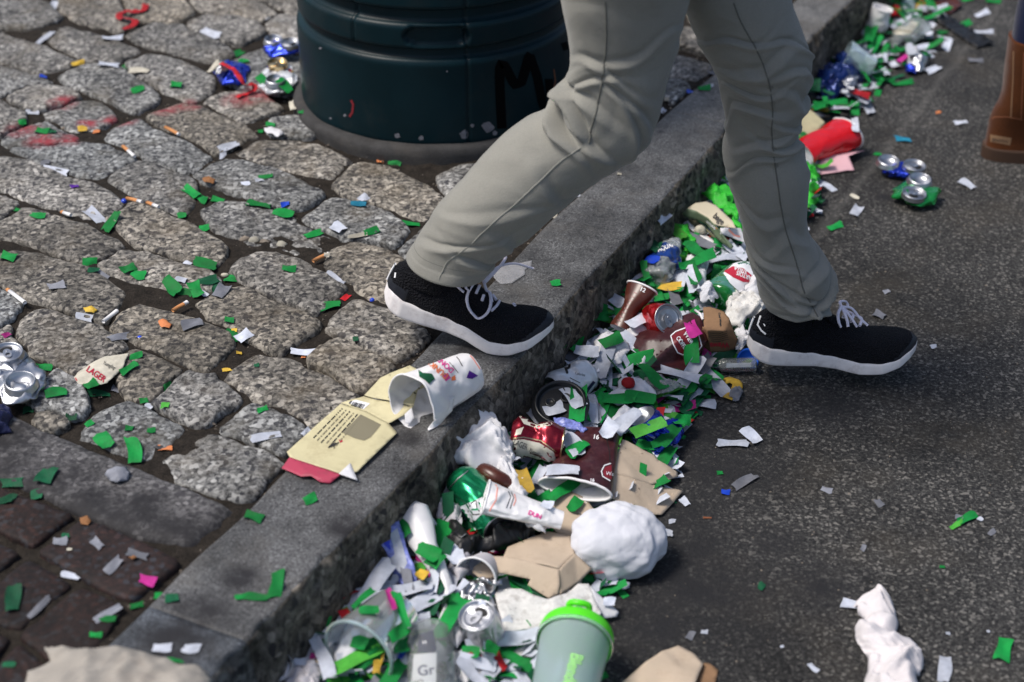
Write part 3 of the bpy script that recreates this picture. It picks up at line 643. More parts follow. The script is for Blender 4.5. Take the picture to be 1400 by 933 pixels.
# ================================================================ builders for litter
def can(label, p0, p1, body, end='alu', base='alu', r=.033, crush=None, roll=0, group=None, opened=True, seed=0, twist=0, name='drink_can'):
    p0, p1 = np.array(p0), np.array(p1); L = np.linalg.norm(p1-p0); f0 = frame(p0, p1, roll=roll); s = r/.033
    def f(V):
        V = np.array(V, float)
        if crush: V = crush(V, L, r)
        return f0(V)
    t = thing(name, label, 'can', f(np.array([(0, 0, L/2)]))[0], group)
    pr = dens([(.0245*s, .0), (.0275*s, .004), (.031*s, .009), (r, .013), (r, L-.017), (.031*s, L-.010), (.0275*s, L-.004), (.0268*s, L)], .0022)
    V, F = lathe(pr, 96); b = mesh('body', f(V), F, body, t)
    V, F = lathe(dens([(.0245*s, .001), (.023*s, .003), (.018*s, .008), (.008*s, .011), (0.0001, .012)], .003), 64); mesh('can_base', f(V), F, M[base] if isinstance(base, str) else base, t)
    V, F = lathe([(.0266*s, L-.002), (.0274*s, L), (.0271*s, L+.0012), (.0262*s, L+.0014), (.0252*s, L+.0006), (.0243*s, L-.003), (.0232*s, L-.0038), (.0222*s, L-.0022), (.0195*s, L-.0018), (.0188*s, L-.0028), (.0180*s, L-.0030), (.0001, L-.0028)], 64)
    rim = mesh('lid', f(V), [g[::-1] for g in F] if False else F, M[end], t)
    lid_details(f, t, rim, L-.0027, s, M[end], opened)
    return t, b, rim
def lid_details(f, t, rim, z, s, m, opened):
    a = np.linspace(0, 2*math.pi, 28, endpoint=False)
    if opened:
        q = np.stack([.0098*s+.0072*s*np.cos(a), .0112*s*np.sin(a), np.full(28, z+.0002)], 1); mesh('mouth', f(q), [tuple(range(28))], M['aludark'], rim)
    out = np.stack([-.0035*s+.0125*s*np.cos(a), .0075*s*np.sin(a), np.full(28, z+.0026)], 1); inn2 = out.copy(); inn2[:, 0] = -.0075*s+.0052*s*np.cos(a); inn2[:, 1] = .0045*s*np.sin(a); inn2[:, 2] = z+.0026
    V = np.vstack([out, inn2, out-[0, 0, .0012], inn2-[0, 0, .0012]]); F = []
    for i in range(28):
        j = (i+1) % 28; F += [(i, j, 28+j, 28+i), (56+i, 84+i, 84+j, 56+j), (i, 56+i, 56+j, j), (28+i, 28+j, 84+j, 84+i)]
    mesh('tab', f(V), F, m, rim, smooth=False)
    V, F = lathe([(.0001, z+.0032), (.0016*s, z+.003), (.002*s, z+.001), (.002*s, z)], 14); V[:, 0] += .0028*s; mesh('rivet', f(V), F, m, rim)
def dent(seed, a=.25, flat=0, ben=0, fr=26, ax=0, pinch=0, pz=.5):
    def c(V, L, r):
        z = np.clip(V[:, 2]/L, 0, 1); mk = np.sin(np.pi*z)**.7; s = crease(V/r*.033+seed, fr, seed); th = np.arctan2(V[:, 1], V[:, 0])
        rr = 1-a*mk*(.55+.45*s); V = V.copy(); V[:, 0] *= rr; V[:, 1] *= rr
        if flat: V[:, ax] *= 1-flat*mk
        if pinch: V[:, :2] *= (1-pinch*np.exp(-((z-pz)/.17)**2))[:, None]
        if ben: V[:, 0] += ben*np.sin(np.pi*z)
        V[:, 2] += mk*.0035*s
        return V
    return c
def folded_can(label, pl, pb, body, group=None, seed=0, r=.0265, h=.024, wid=.036, opened=True, extra=.014, lean=(0, 0), end='alu'):
    """a can trodden flat: lid and base both face up on a crumpled sleeve"""
    pl, pb = np.array(pl, float), np.array(pb, float); c = (pl+pb)/2; z = c[2]; g0 = min(pl[2], pb[2])-h
    d = pl-pb; d[2] = 0; dist = np.linalg.norm(d); d /= dist; e = np.array((-d[1], d[0], 0))
    t = thing('crushed_can', label, 'can', (c[0], c[1], g0), group)
    n, m = 26, 72; V = []
    a = np.linspace(0, 2*math.pi, m, endpoint=False); hx = dist/2+extra+.010; hy = wid
    for i in range(n):
        ph = -math.pi/2+math.pi*i/(n-1); rr = math.cos(ph)**.45 if abs(ph) < 1.56 else 0.02; zz = math.sin(ph)
        q = c[None, :2]+np.outer(hx*rr*np.sign(np.cos(a))*np.abs(np.cos(a))**.8, d[:2])+np.outer(hy*rr*np.sign(np.sin(a))*np.abs(np.sin(a))**.8, e[:2])
        V.append(np.c_[q, np.full(m, g0+h*.42+zz*h*.42)])
    V = np.concatenate(V); s = crease(V, 34, seed); s2 = sn(V, 30, seed+3); mk = sm(.3, 1, np.abs((V-c)@e)/hy+.25)+.3
    V[:, :2] += np.outer(s*.0045*mk, (1, 0))+np.outer(s2*.0035*mk, (0, 1)); V[:, 2] = np.maximum(g0, V[:, 2]+.0045*s)
    b = mesh('body', V, grid(n, m, False, True), body, t)
    rims = []
    for k, (p, islid) in enumerate(((pl, 1), (pb, 0))):
        p = p+np.array((0, 0, .003))
        up = np.array((lean[0]*(1 if islid else -1)*d[0]+.05, lean[0]*(1 if islid else -1)*d[1]-.12+lean[1], 1.)); up /= np.linalg.norm(up); f = frame(p, p+up, up=d)
        if islid:
            V, F = lathe([(r*1.08, -.008), (r, -.001), (r*1.02, .0012), (r*.97, .0016), (r*.93, .0004), (r*.89, -.003), (r*.84, -.0032), (r*.8, -.002), (.0001, -.002)], 48); rim = mesh('lid', f(V), F, M[end], t)
            lid_details(f, t, rim, -.0019, r/.0268, M[end], opened)
        else:
            V, F = lathe([(r*1.12, -.010), (r*.98, -.002), (r*.93, .0012), (r*.88, .0004), (r*.84, -.004), (r*.6, -.009), (r*.3, -.011), (.0001, -.0115)], 48); rim = mesh('can_base', f(V), F, M['alu'], t)
        rims.append(rim)
    return t, b, rims
def cup_shell(p0, p1, r0, r1, crush=None, roll=0, n=110, m=70, a0=0, a1=2*math.pi, tear=None):
    """cone from mouth p0 (radius r0) to foot p1 (radius r1)"""
    p0, p1 = np.array(p0), np.array(p1); L = np.linalg.norm(p1-p0); f0 = frame(p0, p1, roll=roll); cl = a1-a0 > 6.28
    a = np.linspace(a0, a1, n, endpoint=not cl); z = np.linspace(0, L, m)
    V = np.array([(((r0+(r1-r0)*q/L)*np.cos(t)), ((r0+(r1-r0)*q/L)*np.sin(t)), q) for q in z for t in a])
    F = grid(m, n, False, cl)
    if tear is not None:
        th = np.arctan2(V[:, 1], V[:, 0]); F = [g for g in F if not tear(th[g[0]], V[g[0], 2]/L)]
    def f(V):
        V = np.array(V, float)
        if crush is not None: V = crush(V, L)
        return f0(V)
    return V, F, f, L
def cup(name, label, cat, p0, p1, r0, r1, m_out, m_in='cupwhite', crush=None, roll=0, tear=None, rimm='cupwhite', foot=True, group=None, rim_r=.0016):
    V, F, f, L = cup_shell(p0, p1, r0, r1, crush, roll, tear=tear)
    W = f(V); t = thing(name, label, cat, W[W[:, 2].argmin()]*[1, 1, 1], group)
    body = mesh('cup_wall', W, [g[::-1] for g in F], M[m_out], t)
    k = 1-.0011/max(r0, .01); V2 = V.copy(); V2[:, :2] *= k; body_in = mesh('cup_lining', f(V2), F, M[m_in], t)
    a = np.linspace(0, 2*math.pi, 110, endpoint=False); keep = [True]*110
    ring = np.stack([r0*1.012*np.cos(a), r0*1.012*np.sin(a), np.zeros(110)], 1)
    if tear is not None:
        ok = [not tear(math.atan2(math.sin(q), math.cos(q)), 0.0) for q in a]
        i0 = next((i for i in range(110) if ok[i] and not ok[i-1]), 0); idx = [(i0+i) % 110 for i in range(110)]; ring = ring[[i for i in idx if ok[i]]]; Vr, Fr = tube(f(ring), rim_r, 8)
    else: Vr, Fr = tube(f(ring), rim_r, 8, closed=True)
    mesh('rim', Vr, Fr, M[rimm], t)
    if foot:
        V, F = lathe([(0.0001, L-.006), (r1*.96, L-.006)], 60); mesh('cup_base', f(V), F, M[m_in], t)
    return t, body, body_in
def sheet_thing(name, label, cat, pts, m, faces=None, maxlen=.007, amp=.002, f=12, seed=0, solid=.0006, group=None, parent=None, disp=None):
    V, F = panel(pts, faces, maxlen, disp, seed, amp, f)
    return mesh(name, V, F, m if not isinstance(m, str) else M[m], parent, label=label, cat=cat, group=group, solid=solid)
def Z(lst, z): return [P(x, y, z if len(t) == 0 else t[0]) for x, y, *t in lst]
def wad(name, label, cat, c, rx, ry, rz, m, seed=0, f=16, amp=.12, sub=5, group=None, parent=None, radial=0, ang=0, flatb=.35, power=1):
    bm = bmesh.new(); bmesh.ops.create_icosphere(bm, subdivisions=sub, radius=1); V = np.array([v.co[:] for v in bm.verts]); F = [tuple(v.index for v in q.verts) for q in bm.faces]; bm.free()
    s = (.6*ridge(V*.06, f*2.1, seed)+.8*crease(V*.06, f, seed)+.35*crease(V*.06, f*2.6, seed+3)) if sub > 4 else crease(V*.06, f, seed)+.5*crease(V*.06, f*2.3, seed+9); k = 1+amp*s
    if radial:
        th = np.arctan2(V[:, 1], V[:, 0])+1.2*(1-V[:, 2]); k += radial*np.abs(np.sin(th*5+seed+.6*sn(V*.06, 12, seed)))*(1-np.abs(V[:, 2])**3)
    V = V*k[:, None]; V[:, 2] = np.where(V[:, 2] < -flatb, -flatb+(V[:, 2]+flatb)*.1, V[:, 2])
    c0, s0 = math.cos(ang), math.sin(ang); V = V*[rx, ry, rz]; V[:, :2] = V[:, :2]@np.array([[c0, s0], [-s0, c0]]); V[:, 2] -= V[:, 2].min()
    return mesh(name, V+np.array(c), F, M[m] if isinstance(m, str) else m, parent, label=label, cat=cat, group=group)
def ribbon(name, label, cat, path, wd, m, z=.004, amp=.004, seed=0, twist=0, group=None, parent=None, zs=None):
    p = np.array([P(x, y, (z if zs is None else zs[i])) for i, (x, y) in enumerate(path)]); c = catmull(p, 60); t = np.gradient(c, axis=0); t /= np.linalg.norm(t, axis=1)[:, None]+1e-9
    n = np.cross(t, (0, 0, 1)); n /= np.linalg.norm(n, axis=1)[:, None]+1e-9; ph = twist*np.sin(np.linspace(0, 9, 60)+seed); up = np.cross(n, t)
    w_ = np.linspace(-1, 1, 6); V = np.array([c[i]+wd/2*q*(n[i]*math.cos(ph[i])+up[i]*math.sin(ph[i])) for i in range(60) for q in w_])
    V[:, 2] += amp*np.abs(crease(V, 30, seed))+.001; return mesh(name, V, grid(60, 6), M[m], parent, label=label, cat=cat, group=group, solid=.0003)

def edge_d(V, poly):
    p = np.asarray(poly)[:, :2]; q = np.roll(p, -1, 0); d = np.full(len(V), 9.)
    for a, b in zip(p, q):
        ab = b-a; t = np.clip(((V[:, :2]-a)@ab)/(ab@ab+1e-12), 0, 1); d = np.minimum(d, np.linalg.norm(V[:, :2]-(a+t[:, None]*ab), axis=1))
    return d
def puffy(name, label, cat, pts, z, h, m, seed=0, f=22, amp=.006, soft=.010, maxlen=.0045, group=None, parent=None, jag=.0):
    """crumpled soft sheet whose outline follows pts (photo points, height z)"""
    poly = np.array([P(x, y, t[0] if t else z) for x, y, *t in pts]); V, F = subdiv(poly, [tuple(range(len(poly)))], maxlen)
    d = edge_d(V, poly); k = 1-np.exp(-d/soft); amp = amp*1.9; c = .6*crease(V*[1, 1, 0], f, seed, 7)+.7*ridge(V*[1, 1, 0], f*2.2, seed); c2 = ridge(V*[1, 1, 0], f*5, seed+5)
    V[:, 2] += h*.8*k+amp*c*(.35+.65*k)+amp*.4*c2+.001; V[:, 2] = np.maximum(V[:, 2], (z if z < .02 or z > .13 else 0)+.001); V[:, 0] += amp*.5*sn(V, f, seed+8); V[:, 1] += amp*.5*sn(V, f, seed+11)
    return mesh(name, V, F, M[m] if isinstance(m, str) else m, parent, label=label, cat=cat, group=group, solid=.0007)

# ---------------------------------------------------------------- on the pavement
K = ZP
box = thing('carton_sleeve', 'flattened cream sandwich carton with red end flap lying across setts and kerb', 'carton', P(465, 600, K))
zz = K+.006
pts = [P(392,618,zz), P(466,552,zz+.004), P(500,563,zz+.003), P(530,578,zz+.004), P(543,592,zz), P(488,646,zz), P(466,649,zz+.001), P(396,625,zz)]
V, F = panel(pts, amp=.0007, f=8, seed=3); pn1 = mesh('main_panel', V, F, M['cream'], box, solid=.0006)
pts = [P(396,625,zz), P(466,649,zz+.001), P(451,661,zz-.003), P(437,659,zz-.001), P(425,651,zz+.002), P(412,652,zz), P(385,640,zz-.002)]
V, F = panel(pts, amp=.0004, f=8, seed=4); mesh('red_flap', V, F, M['redcard'], box, solid=.0006)
V, F = panel([P(479,633,zz+.003), P(463,648,zz+.002), P(489,657,zz+.001)], amp=.0003); mesh('torn_flap', V, F, M['paper'], box, solid=.0005)
pts = [P(466,552,zz+.004), P(498,541,zz+.012), P(565,556,zz+.012), P(553,567,zz+.008), P(530,578,zz+.004), P(500,563,zz+.003)]
V, F = panel(pts, amp=.0012, f=10, seed=5); pn2 = mesh('middle_panel', V, F, M['cream'], box, solid=.0006)
pts = [P(498,541,zz+.012), P(520,517,zz+.022), P(560,500,zz+.03), P(600,520,zz+.03), P(571,534,zz+.022), P(565,556,zz+.012)]
V, F = panel(pts, amp=.0012, f=10, seed=6); pn3 = mesh('end_panel', V, F, M['cream'], box, solid=.0006)
V, F = panel([P(553,567,zz+.008), P(563,558,zz+.012), P(566,572,zz+.006), P(561,580,zz), P(554,580,zz)], amp=.0008); mesh('tuck_tab', V, F, M['paper'], box, solid=.0005)
text([pn3], 'Croiss', (576,531), (-1,-.25), 10, M['ink'], box, stretch=.9, bold=.5); text([pn3], 'Seed', (549,542), (-1,-.2), 6, M['ink'], box, shear=.3)
text([pn3, pn2], 'wwwwww', (561,556), (-1,-.35), 2.5, M['ink'], box)
fill([pn1, pn2], [(476,551),(486,547),(506,552),(497,560)], M['white'], box, name='barcode_label', ml=3)
for k in range(9):
    a = np.array((481+k*2.1, 549+k*.55)); line([pn1, pn2], [a, a+(-3.5, 3.4)] if k < 1 else [a+(1, .5), a+(-3, 6)], 1+.8*(k % 3 == 0), M['ink'], box, off=.0011, name='bar')
for k in range(6):
    a = np.array((468+5.2*k, 559+2.0*k)); b_ = np.array((428+5.4*k, 600+3*k)); t = 0
    while t < .97:
        e = min(1, t+rng.uniform(.03, .16)); line([pn1], [a+(b_-a)*t, a+(b_-a)*e], 1.5, M['fade'] if k % 2 else M['ink'], box, name='text_row'); t = e+.025
fill([pn1], [(493,567),(507,574),(521,581),(514,590),(507,598),(498,603),(486,600),(468,592)], M['fade'], box, name='text_block')
for k in range(3): line([pn1], [(449+k*3,613-k),(456+k*3,606)], 2, M['ink'], box, name='text_row')
fill([pn1], [(463,602),(467,601),(469,604),(465,606)], M['redink'], box, name='red_mark', ml=3)

t, b1, b2 = cup('paper_cup', 'torn white takeaway coffee cup with orange and pink lettering lying on the kerb', 'cup', P(563,552,K+.044), P(640,510,K+.035), .046, .033, 'cupwhite', roll=0,
    crush=lambda V, L: V+np.outer(-.012*np.exp(-(((V[:, 2]/L-.55)/.25)**2))*np.clip(V[:, 1]/.04, 0, 1), (.6, 1, 0))+np.outer(.0012*crease(V, 26, 3), (1, 1, 0)),
    tear=lambda th, v: (1.75+.5*v < th < 3.5-.3*v) and v < .55+.18*math.sin(th*7)+.06*math.sin(th*19))
O = [b1]
line(O, [(626,474),(636,480),(646,490),(656,505)], 1.6, M['salmon'], t); line(O, [(613,480),(621,485),(627,492),(632,501)], 1.1, M['ink'], t)
line(O, [(543,514),(556,508),(570,500),(582,494)], 2, M['salmon'], t)
text(O, "DUNKIN'", (613,514), (-.72,-.66), 7.6, M['orange'], t, bold=.35, stretch=.92); text(O, 'DONUTS', (621,506), (-.72,-.66), 7.2, M['pink'], t, bold=.35, stretch=.95)
line(O, [(597,482),(604,486),(611,492)], .9, M['ink'], t); line(O, [(614,496),(619,501),(626,510)], .9, M['ink'], t)
fill(O, [(606,514),(612,510),(616,517),(609,522)], M['pink'], t, ml=3); fill(O, [(617,516),(622,513),(623,520),(617,521)], M['orange'], t, ml=3)
line(O, [(659,515),(662,522)], 1.8, M['salmon'], t)
V, F = panel([P(607,545,K+.05), P(622,541,K+.04), P(619,560,K+.02), P(603,578,K+.006), P(586,588,K+.004), P(585,585,K+.004), P(598,570,K+.02)], amp=.002, f=18); mesh('torn_flap', V, F, M['cupwhite'], t, solid=.0008)
def scrap_on(objs, pts, m, label, off=.0015, cat='confetti'):
    o = lay('confetti_scrap', objs, *[(a[:, :2], f) for a, f in [subdiv([(x, y, 0) for x, y in pts], [tuple(range(len(pts)))], 5)]][0], M[m], None, off)
    if o: _tag(o, label, cat, None, None)
    return o
scrap_on(O, [(572,507),(578,511),(590,512),(594,519),(588,519),(586,526),(581,521),(573,516),(578,514)], 'd', 'star shaped green tissue scrap stuck on the torn white coffee cup')
scrap_on(O, [(637,517),(641,507),(653,514),(645,518)], 'v', 'violet triangular scrap stuck on the torn white coffee cup')

lb = puffy('bottle_label', 'torn cream beer label with red capital letters lying on a sett', 'label', [(102,517),(106,510),(123,499),(144,489),(176,484),(168,504),(147,525),(126,531),(108,525)], K+.004, .006, 'cream' if 0 else 'c', seed=4, f=10, amp=.0015, soft=.03)
lbr = [lb]; line(lbr, [(103,517),(108,525),(126,531),(147,525),(157,515)], 1.5, M['redink'], lb, name='red_border')
text(lbr, 'LAGER', (117,507), (.82,.55), 8.5, M['redink'], lb, bold=.4, stretch=.8); text(lbr, 'Yuengling', (140,498), (.86,.42), 5, M['ink'], lb, shear=.3, stretch=.65)
t, b, rr = folded_can('crushed silver beer can with red stripes trodden flat at left edge of the setts', P(10,484,K+.032), P(28,523,K+.030), M['alu'], seed=3, r=.024, wid=.04, extra=.02, h=.026)
line([b], [(44,470),(50,478),(40,484)], 3, M['redink'], t); line([b], [(50,474),(56,477),(47,482),(44,490)], 2.5, M['redink'], t); line([b], [(24,500),(38,488),(52,477)], 1, M['ink'], t)
puffy('paper_bag', 'large crumpled off-white paper bag at the lower left corner beside the kerb', 'paper bag', [(37,920),(69,906),(66,882),(82,884),(100,890),(103,893),(163,895),(206,903),(266,913),(292,931),(300,1000),(60,1010),(28,950)], K+.004, .028, 'bag', seed=12, f=7, amp=.006, soft=.03, maxlen=.008)
t, b, rr = folded_can('blue and silver can crushed flat beside the litter bin, rearmost of its heap', P(397,60,K+.034), P(374,55,K+.036), M['tinblue'], group=None, seed=7, r=.021, wid=.036, extra=.012)
t, b, rr = folded_can('white can with gold lid crushed flat against the foot of the litter bin', P(379,88,K+.036), P(377,110,K+.034), M['tinwhite'], seed=9, r=.022, wid=.038, extra=.016, end='gold', opened=False)
text([b], 'IC', (353,93), (.75,-.65), 6, M['ink'], t, bold=.5); fill([b], [(388,96),(398,94),(402,104),(392,103)], M['badge'], t); fill([b], [(398,96),(403,95),(404,100),(399,100)], M['y'], t)
puffy('crushed_can', 'dark blue crumpled can lying under a red ribbon by the bin', 'can', [(292,97),(300,88),(312,86),(330,90),(341,96),(338,112),(322,120),(303,119),(294,108)], K+.002, .016, 'tinblue', seed=21, f=18, amp=.0035)
puffy('foil_scrap', 'silver foil scrap on the dark blue crumpled can', 'foil', [(292,92),(303,86),(313,90),(316,99),(302,104),(294,103)], K+.024, .01, 'alu', seed=22, f=28, amp=.004)
ribbon('crepe_ribbon', 'wavy red crepe ribbon lying on the rear setts', 'ribbon', [(200,7),(197,15),(186,17),(172,17),(163,22),(166,27),(178,28),(186,32),(178,38),(167,41)], .016, 'r', z=K+.003, seed=3)
ribbon('crepe_ribbon', 'torn red crepe ribbon draped over the crushed cans by the bin', 'ribbon', [(303,88),(316,95),(323,101),(330,110),(337,119),(346,117),(348,124),(336,130),(324,135)], .012, 'r', zs=[K+.04,K+.045,K+.04,K+.035,K+.02,K+.012,K+.008,K+.004,K+.004], seed=5)
puffy('paper_scrap', 'white paper scrap with green edge on a sett left of the bin', 'paper', [(362,176),(371,175),(385,178),(388,185),(382,188),(366,183)], K+.003, .005, 'paper', seed=4, amp=.002)
puffy('navy_wrapper', 'dark navy crumpled wrapper at the left frame edge above the edging stone', 'wrapper', [(-25,556),(12,560),(19,572),(16,594),(-3,598),(-25,592)], K+.002, .02, 'navy', seed=4, amp=.004)
puffy('tissue_scrap', 'small grey crumpled tissue on the dark edging stone', 'tissue', [(147,652),(153,645),(170,643),(177,650),(172,660),(160,662),(150,658)], K+.002, .01, 't', seed=14, amp=.003)
puffy('tissue_scrap', 'thin grey torn tissue stuck to the kerb beside the toe of the rear shoe laces', 'tissue', [(672,371),(684,364),(705,362),(728,357),(727,364),(717,370),(718,376),(700,388),(684,389),(676,381)], K+.001, .0015, 'thin', seed=15, amp=.0007)
for k, (x0, y0, x1, y1, fl, lab) in enumerate([(168,200,184,214,.45,'upright orange tipped cigarette butt in the joint by the red painted sett'), (226,174,245,184,.9,'orange cigarette filter lying in the joint below the red painted sett'), (173,271,194,276,.7,'cigarette butt with orange tip beside a blue bead'),
    (201,277,217,283,.5,'short bent cigarette butt right of the blue bead'), (10,396,34,414,.12,'long white cigarette butt in the joint at far left'), (141,440,160,425,0,'white cigarette end standing askew between two setts'), (236,425,256,413,.75,'orange filter cigarette butt beneath green scraps'),
    (428,357,449,347,.9,'flattened orange cigarette butt in crumbled mortar'), (84,290,97,294,.2,'stubby white cigarette end in the left joint'), (274,113+100,275,214,0,'')]):
    if not lab: continue
    a, b_ = P(x0, y0, K+.004), P(x1, y1, K+.005); mdl = a+(b_-a)*fl; t = thing('cigarette_butt', lab, 'cigarette butt', (a+b_)/2*[1, 1, 0]+[0, 0, K])
    if fl > .05: V, F = tube([a, (a+mdl)/2+[0, 0, .0006], mdl], .0037, 10, flat=.85); mesh('filter', V, F, M['filter'], t)
    if fl < .95: V, F = tube([mdl, (b_+mdl)/2, b_], [.0037, .0036, .0039], 10, flat=.85); mesh('paper_tube', V, F, M['ciga'], t)
def bead(x, y, r_, z, lab):
    V, F = lathe([(r_*math.sin(a)+1e-5, r_-r_*math.cos(a)) for a in np.linspace(0, math.pi, 12)], 20); mesh('bead', V+P(x, y, z), F, M['bead'], label=lab, cat='bead')
bead(170, 279, .0055, K-.012, 'shiny blue bead in the joint above the white paper scrap'); bead(192, 468, .006, K-.012, 'shiny blue bead in a joint near the torn beer label'); bead(509, 414, .0045, K-.012, 'small blue bead behind the heel of the rear shoe')
for i, (x, y, s_, lb_) in enumerate([(100,181,.006,'white mortar crumb beside the gold scrap on the red painted setts'),(88,178,.007,'white mortar crumb right of the green scraps on the red painted setts'),(308,378,.007,'grey mortar crumb alone in the joint left of the pale row of crumbs'),(335,330,.010,'leftmost of four pale mortar crumbs in the joint centre left'),(348,332,.012,'second from left of four pale mortar crumbs centre left'),(362,334,.01,'third from left of four pale mortar crumbs centre left'),(385,338,.012,'rightmost of four pale mortar crumbs in the joint centre left')]):
    wad('mortar_crumb', lb_, 'mortar crumb', P(x, y, K-.012), s_, s_*.7, s_*.7, M['gravel'] if i % 2 else M['c'], seed=i, sub=2, group='mortar crumbs between the setts')
for i, (x, y) in enumerate([(285,248),(181,775-10),(226,444),(124,425),(118,712)]):
    puffy('dry_leaf', ['curled rust leaf on a sett right of centre left','tiny brown leaf flake at the brick corner','orange petal lying on a sett','yellow leaf flake by the white cigarette end','tan leaf flake on the edging stone joint'][i], 'leaf', [(x-10,y-3),(x,y-6),(x+10,y),(x+6,y+5),(x-6,y+4)] if i != 1 else [(x-5,y),(x,y-3),(x+5,y),(x,y+3)], K+.002, .004, ['leaf','leaf','o','y','leaf'][i], seed=i, amp=.002, maxlen=.003)

# ---------------------------------------------------------------- the gutter heap, near part
def S3(lst): return [P(x, y, z) for x, y, z in lst]
puffy('tissue', 'crumpled white paper napkin with faint yellow and blue print against the kerb', 'napkin', [(608,579),(614,578),(625,581),(643,574),(649,578),(651,586),(662,576),(673,567),(677,572),(676,580),(686,575),(688,598),(696,615),(695,640),(680,650),(660,641),(649,646),(637,638),(607,639),(606,598)], .07, .03, 'paper', seed=31, f=13, amp=.010, soft=.014, maxlen=.004)
puffy('tissue', 'crumpled white wrapper with green and blue print below the cream and maroon can', 'napkin', [(660,640),(678,636),(700,640),(715,655),(722,690),(708,700),(700,672),(684,662),(668,655)], .062, .016, 'paper', seed=32, f=18, amp=.006)
sheet_thing('paper_plate', 'grimy white paper plate edge propped on the kerb face beside the green can', 'paper plate', S3([(574,683,.03),(590,655,.05),(606,640,.07),(622,642,.072),(618,662,.06),(606,690,.04),(590,700,.03)]), 'paper', amp=.003, f=14, seed=5)
puffy('tissue', 'dirty grey tissue lying under the green can', 'tissue', [(590,690),(604,684),(620,700),(634,716),(628,725),(612,722),(596,712)], .04, .012, 'tissue', seed=33)
puffy('plastic_bag', 'crumpled black plastic bag with its painted shadow under the green can', 'plastic bag', [(596,712),(620,722),(640,735),(668,742),(700,702),(716,706),(736,738),(700,745),(680,762),(655,758),(640,780),(612,784),(600,750)], .028, .02, 'blackcloth', seed=34, f=12, amp=.008)  # left lobe is black sheet standing in for the bag's shadow
V, F = tube(catmull(S3([(650,645,.062),(664,646,.072),(680,655,.07),(694,662,.06)]), 20), .0135, 16); mesh('bottle_neck', V, F, M['brown'], label='brown glossy bottle neck under white wrappers', cat='bottle')
# green can
t, gb, gl = can('crushed green can with a star emblem lying on the heap near the kerb', P(629,654,.066), P(682,722,.05), M['tingreen'], crush=dent(5, .2, fr=22, ben=.004), r=.031, opened=False)
fill([gb], [(621,697),(636,690),(660,680),(668,694),(650,712),(636,722)], M['tinwhite'], t, off=.0004); line([gb], [(640,698),(645,688),(651,684),(652,696),(660,703),(650,704),(642,703)], 1.6, M['ink'], t, closed=True); line([gb], [(645,697),(655,697)], 2.5, M['tingreen'], t, name='star_emblem')
line([gb], [(612,671),(626,655),(640,644)], 1.4, M['alu'], t)
# cream and maroon can
t, yb, yl = can('crumpled maroon and cream lager can with gold lid on top of the heap', P(699,597,.078), P(769,608,.070), M['tinmar'], end='gold', crush=dent(11, .22, fr=20, pinch=.12, pz=.45), r=.0335)
fill([yb], [(708,566),(735,568),(765,573),(752,582),(735,586),(716,580)], M['tincream'], t, off=.0005); fill([yb], [(690,612),(698,602),(716,601),(738,606),(757,618),(761,632),(735,636),(705,626)], M['tincream'], t, off=.0005)
fill([yb], [(706,588),(716,584),(712,594),(704,596)], M['tincream'], t); line([yb], [(690,611),(698,600),(716,598),(740,603),(760,618)], 1.3, M['gold'], t)
text([yb], 'LAGER', (701,607), (.9,.42), 8, M['ink'], t, stretch=.6); text([yb], 'Yuengling', (722,617), (.85,.45), 6, M['ink'], t, shear=.3, stretch=.6); text([yb], 'R', (727,570), (.95,.1), 7, M['redink'], t, bold=.4); text([yb], 'ling', (746,574), (.9,.25), 5, M['ink'], t, shear=.3, stretch=.7)

# flattened white cup over the green can
t, cb, ci = cup('paper_cup', 'flattened white cup with salmon line lying across the green can', 'cup', P(664,680,.100), P(768,712,.066), .034, .018, 'cupwhite', crush=lambda V, L: V*[.5, 1, 1]+np.outer(.0016*crease(V, 24, 8), (1, 1, 0)), roll=0)
line([cb], [(675,658),(680,668),(678,684),(669,699)], 1.6, M['salmon'], t); line([cb], [(693,668),(698,680),(692,695)], 1, M['ink'], t); line([cb], [(697,669),(702,681),(697,696)], 1, M['ink'], t)
line([cb], [(703,676),(705,684),(702,692)], 1.4, M['salmon'], t); text([cb], 'DUN', (721,703), (.9,.35), 6, M['pink'], t, bold=.5)
puffy('paper_scrap', 'cream paper scrap sticking out below the flattened white cup', 'paper', [(722,704),(748,722),(744,736),(735,735),(726,720)], .055, .003, 'paper', seed=8)
# maroon flattened cup
t, mb, mi_ = cup('paper_cup', 'flattened maroon coffee cup with white rim between lager can and kraft card', 'cup', P(786,669,.052), P(818,592,.060), .050, .031, 'maroon', crush=lambda V, L: V*[.36, 1.12, 1]+np.outer(.0014*crease(V, 18, 5), (1, 0, 0)), rim_r=.0022)
line([mb], [(835,634),(826,637),(822,645),(824,652),(834,658)], 1.6, M['white'], t); fill([mb], [(836,636),(827,639),(824,646),(827,653),(836,656)], M['badge'], t); text([mb], '16', (810,600), (1,.15), 6, M['white'], t, bold=.3); text([mb], '16', (762,655), (1,.05), 4, M['white'], t, bold=.3); text([mb], 'Wa', (828,650), (1,.1), 5, M['white'], t); text([mb], '16', (806,659), (1,.05), 4.5, M['white'], t, bold=.3)
line([mb], [(829,600),(833,618),(834,634)], 1.2, M['ink'], t, name='crease')
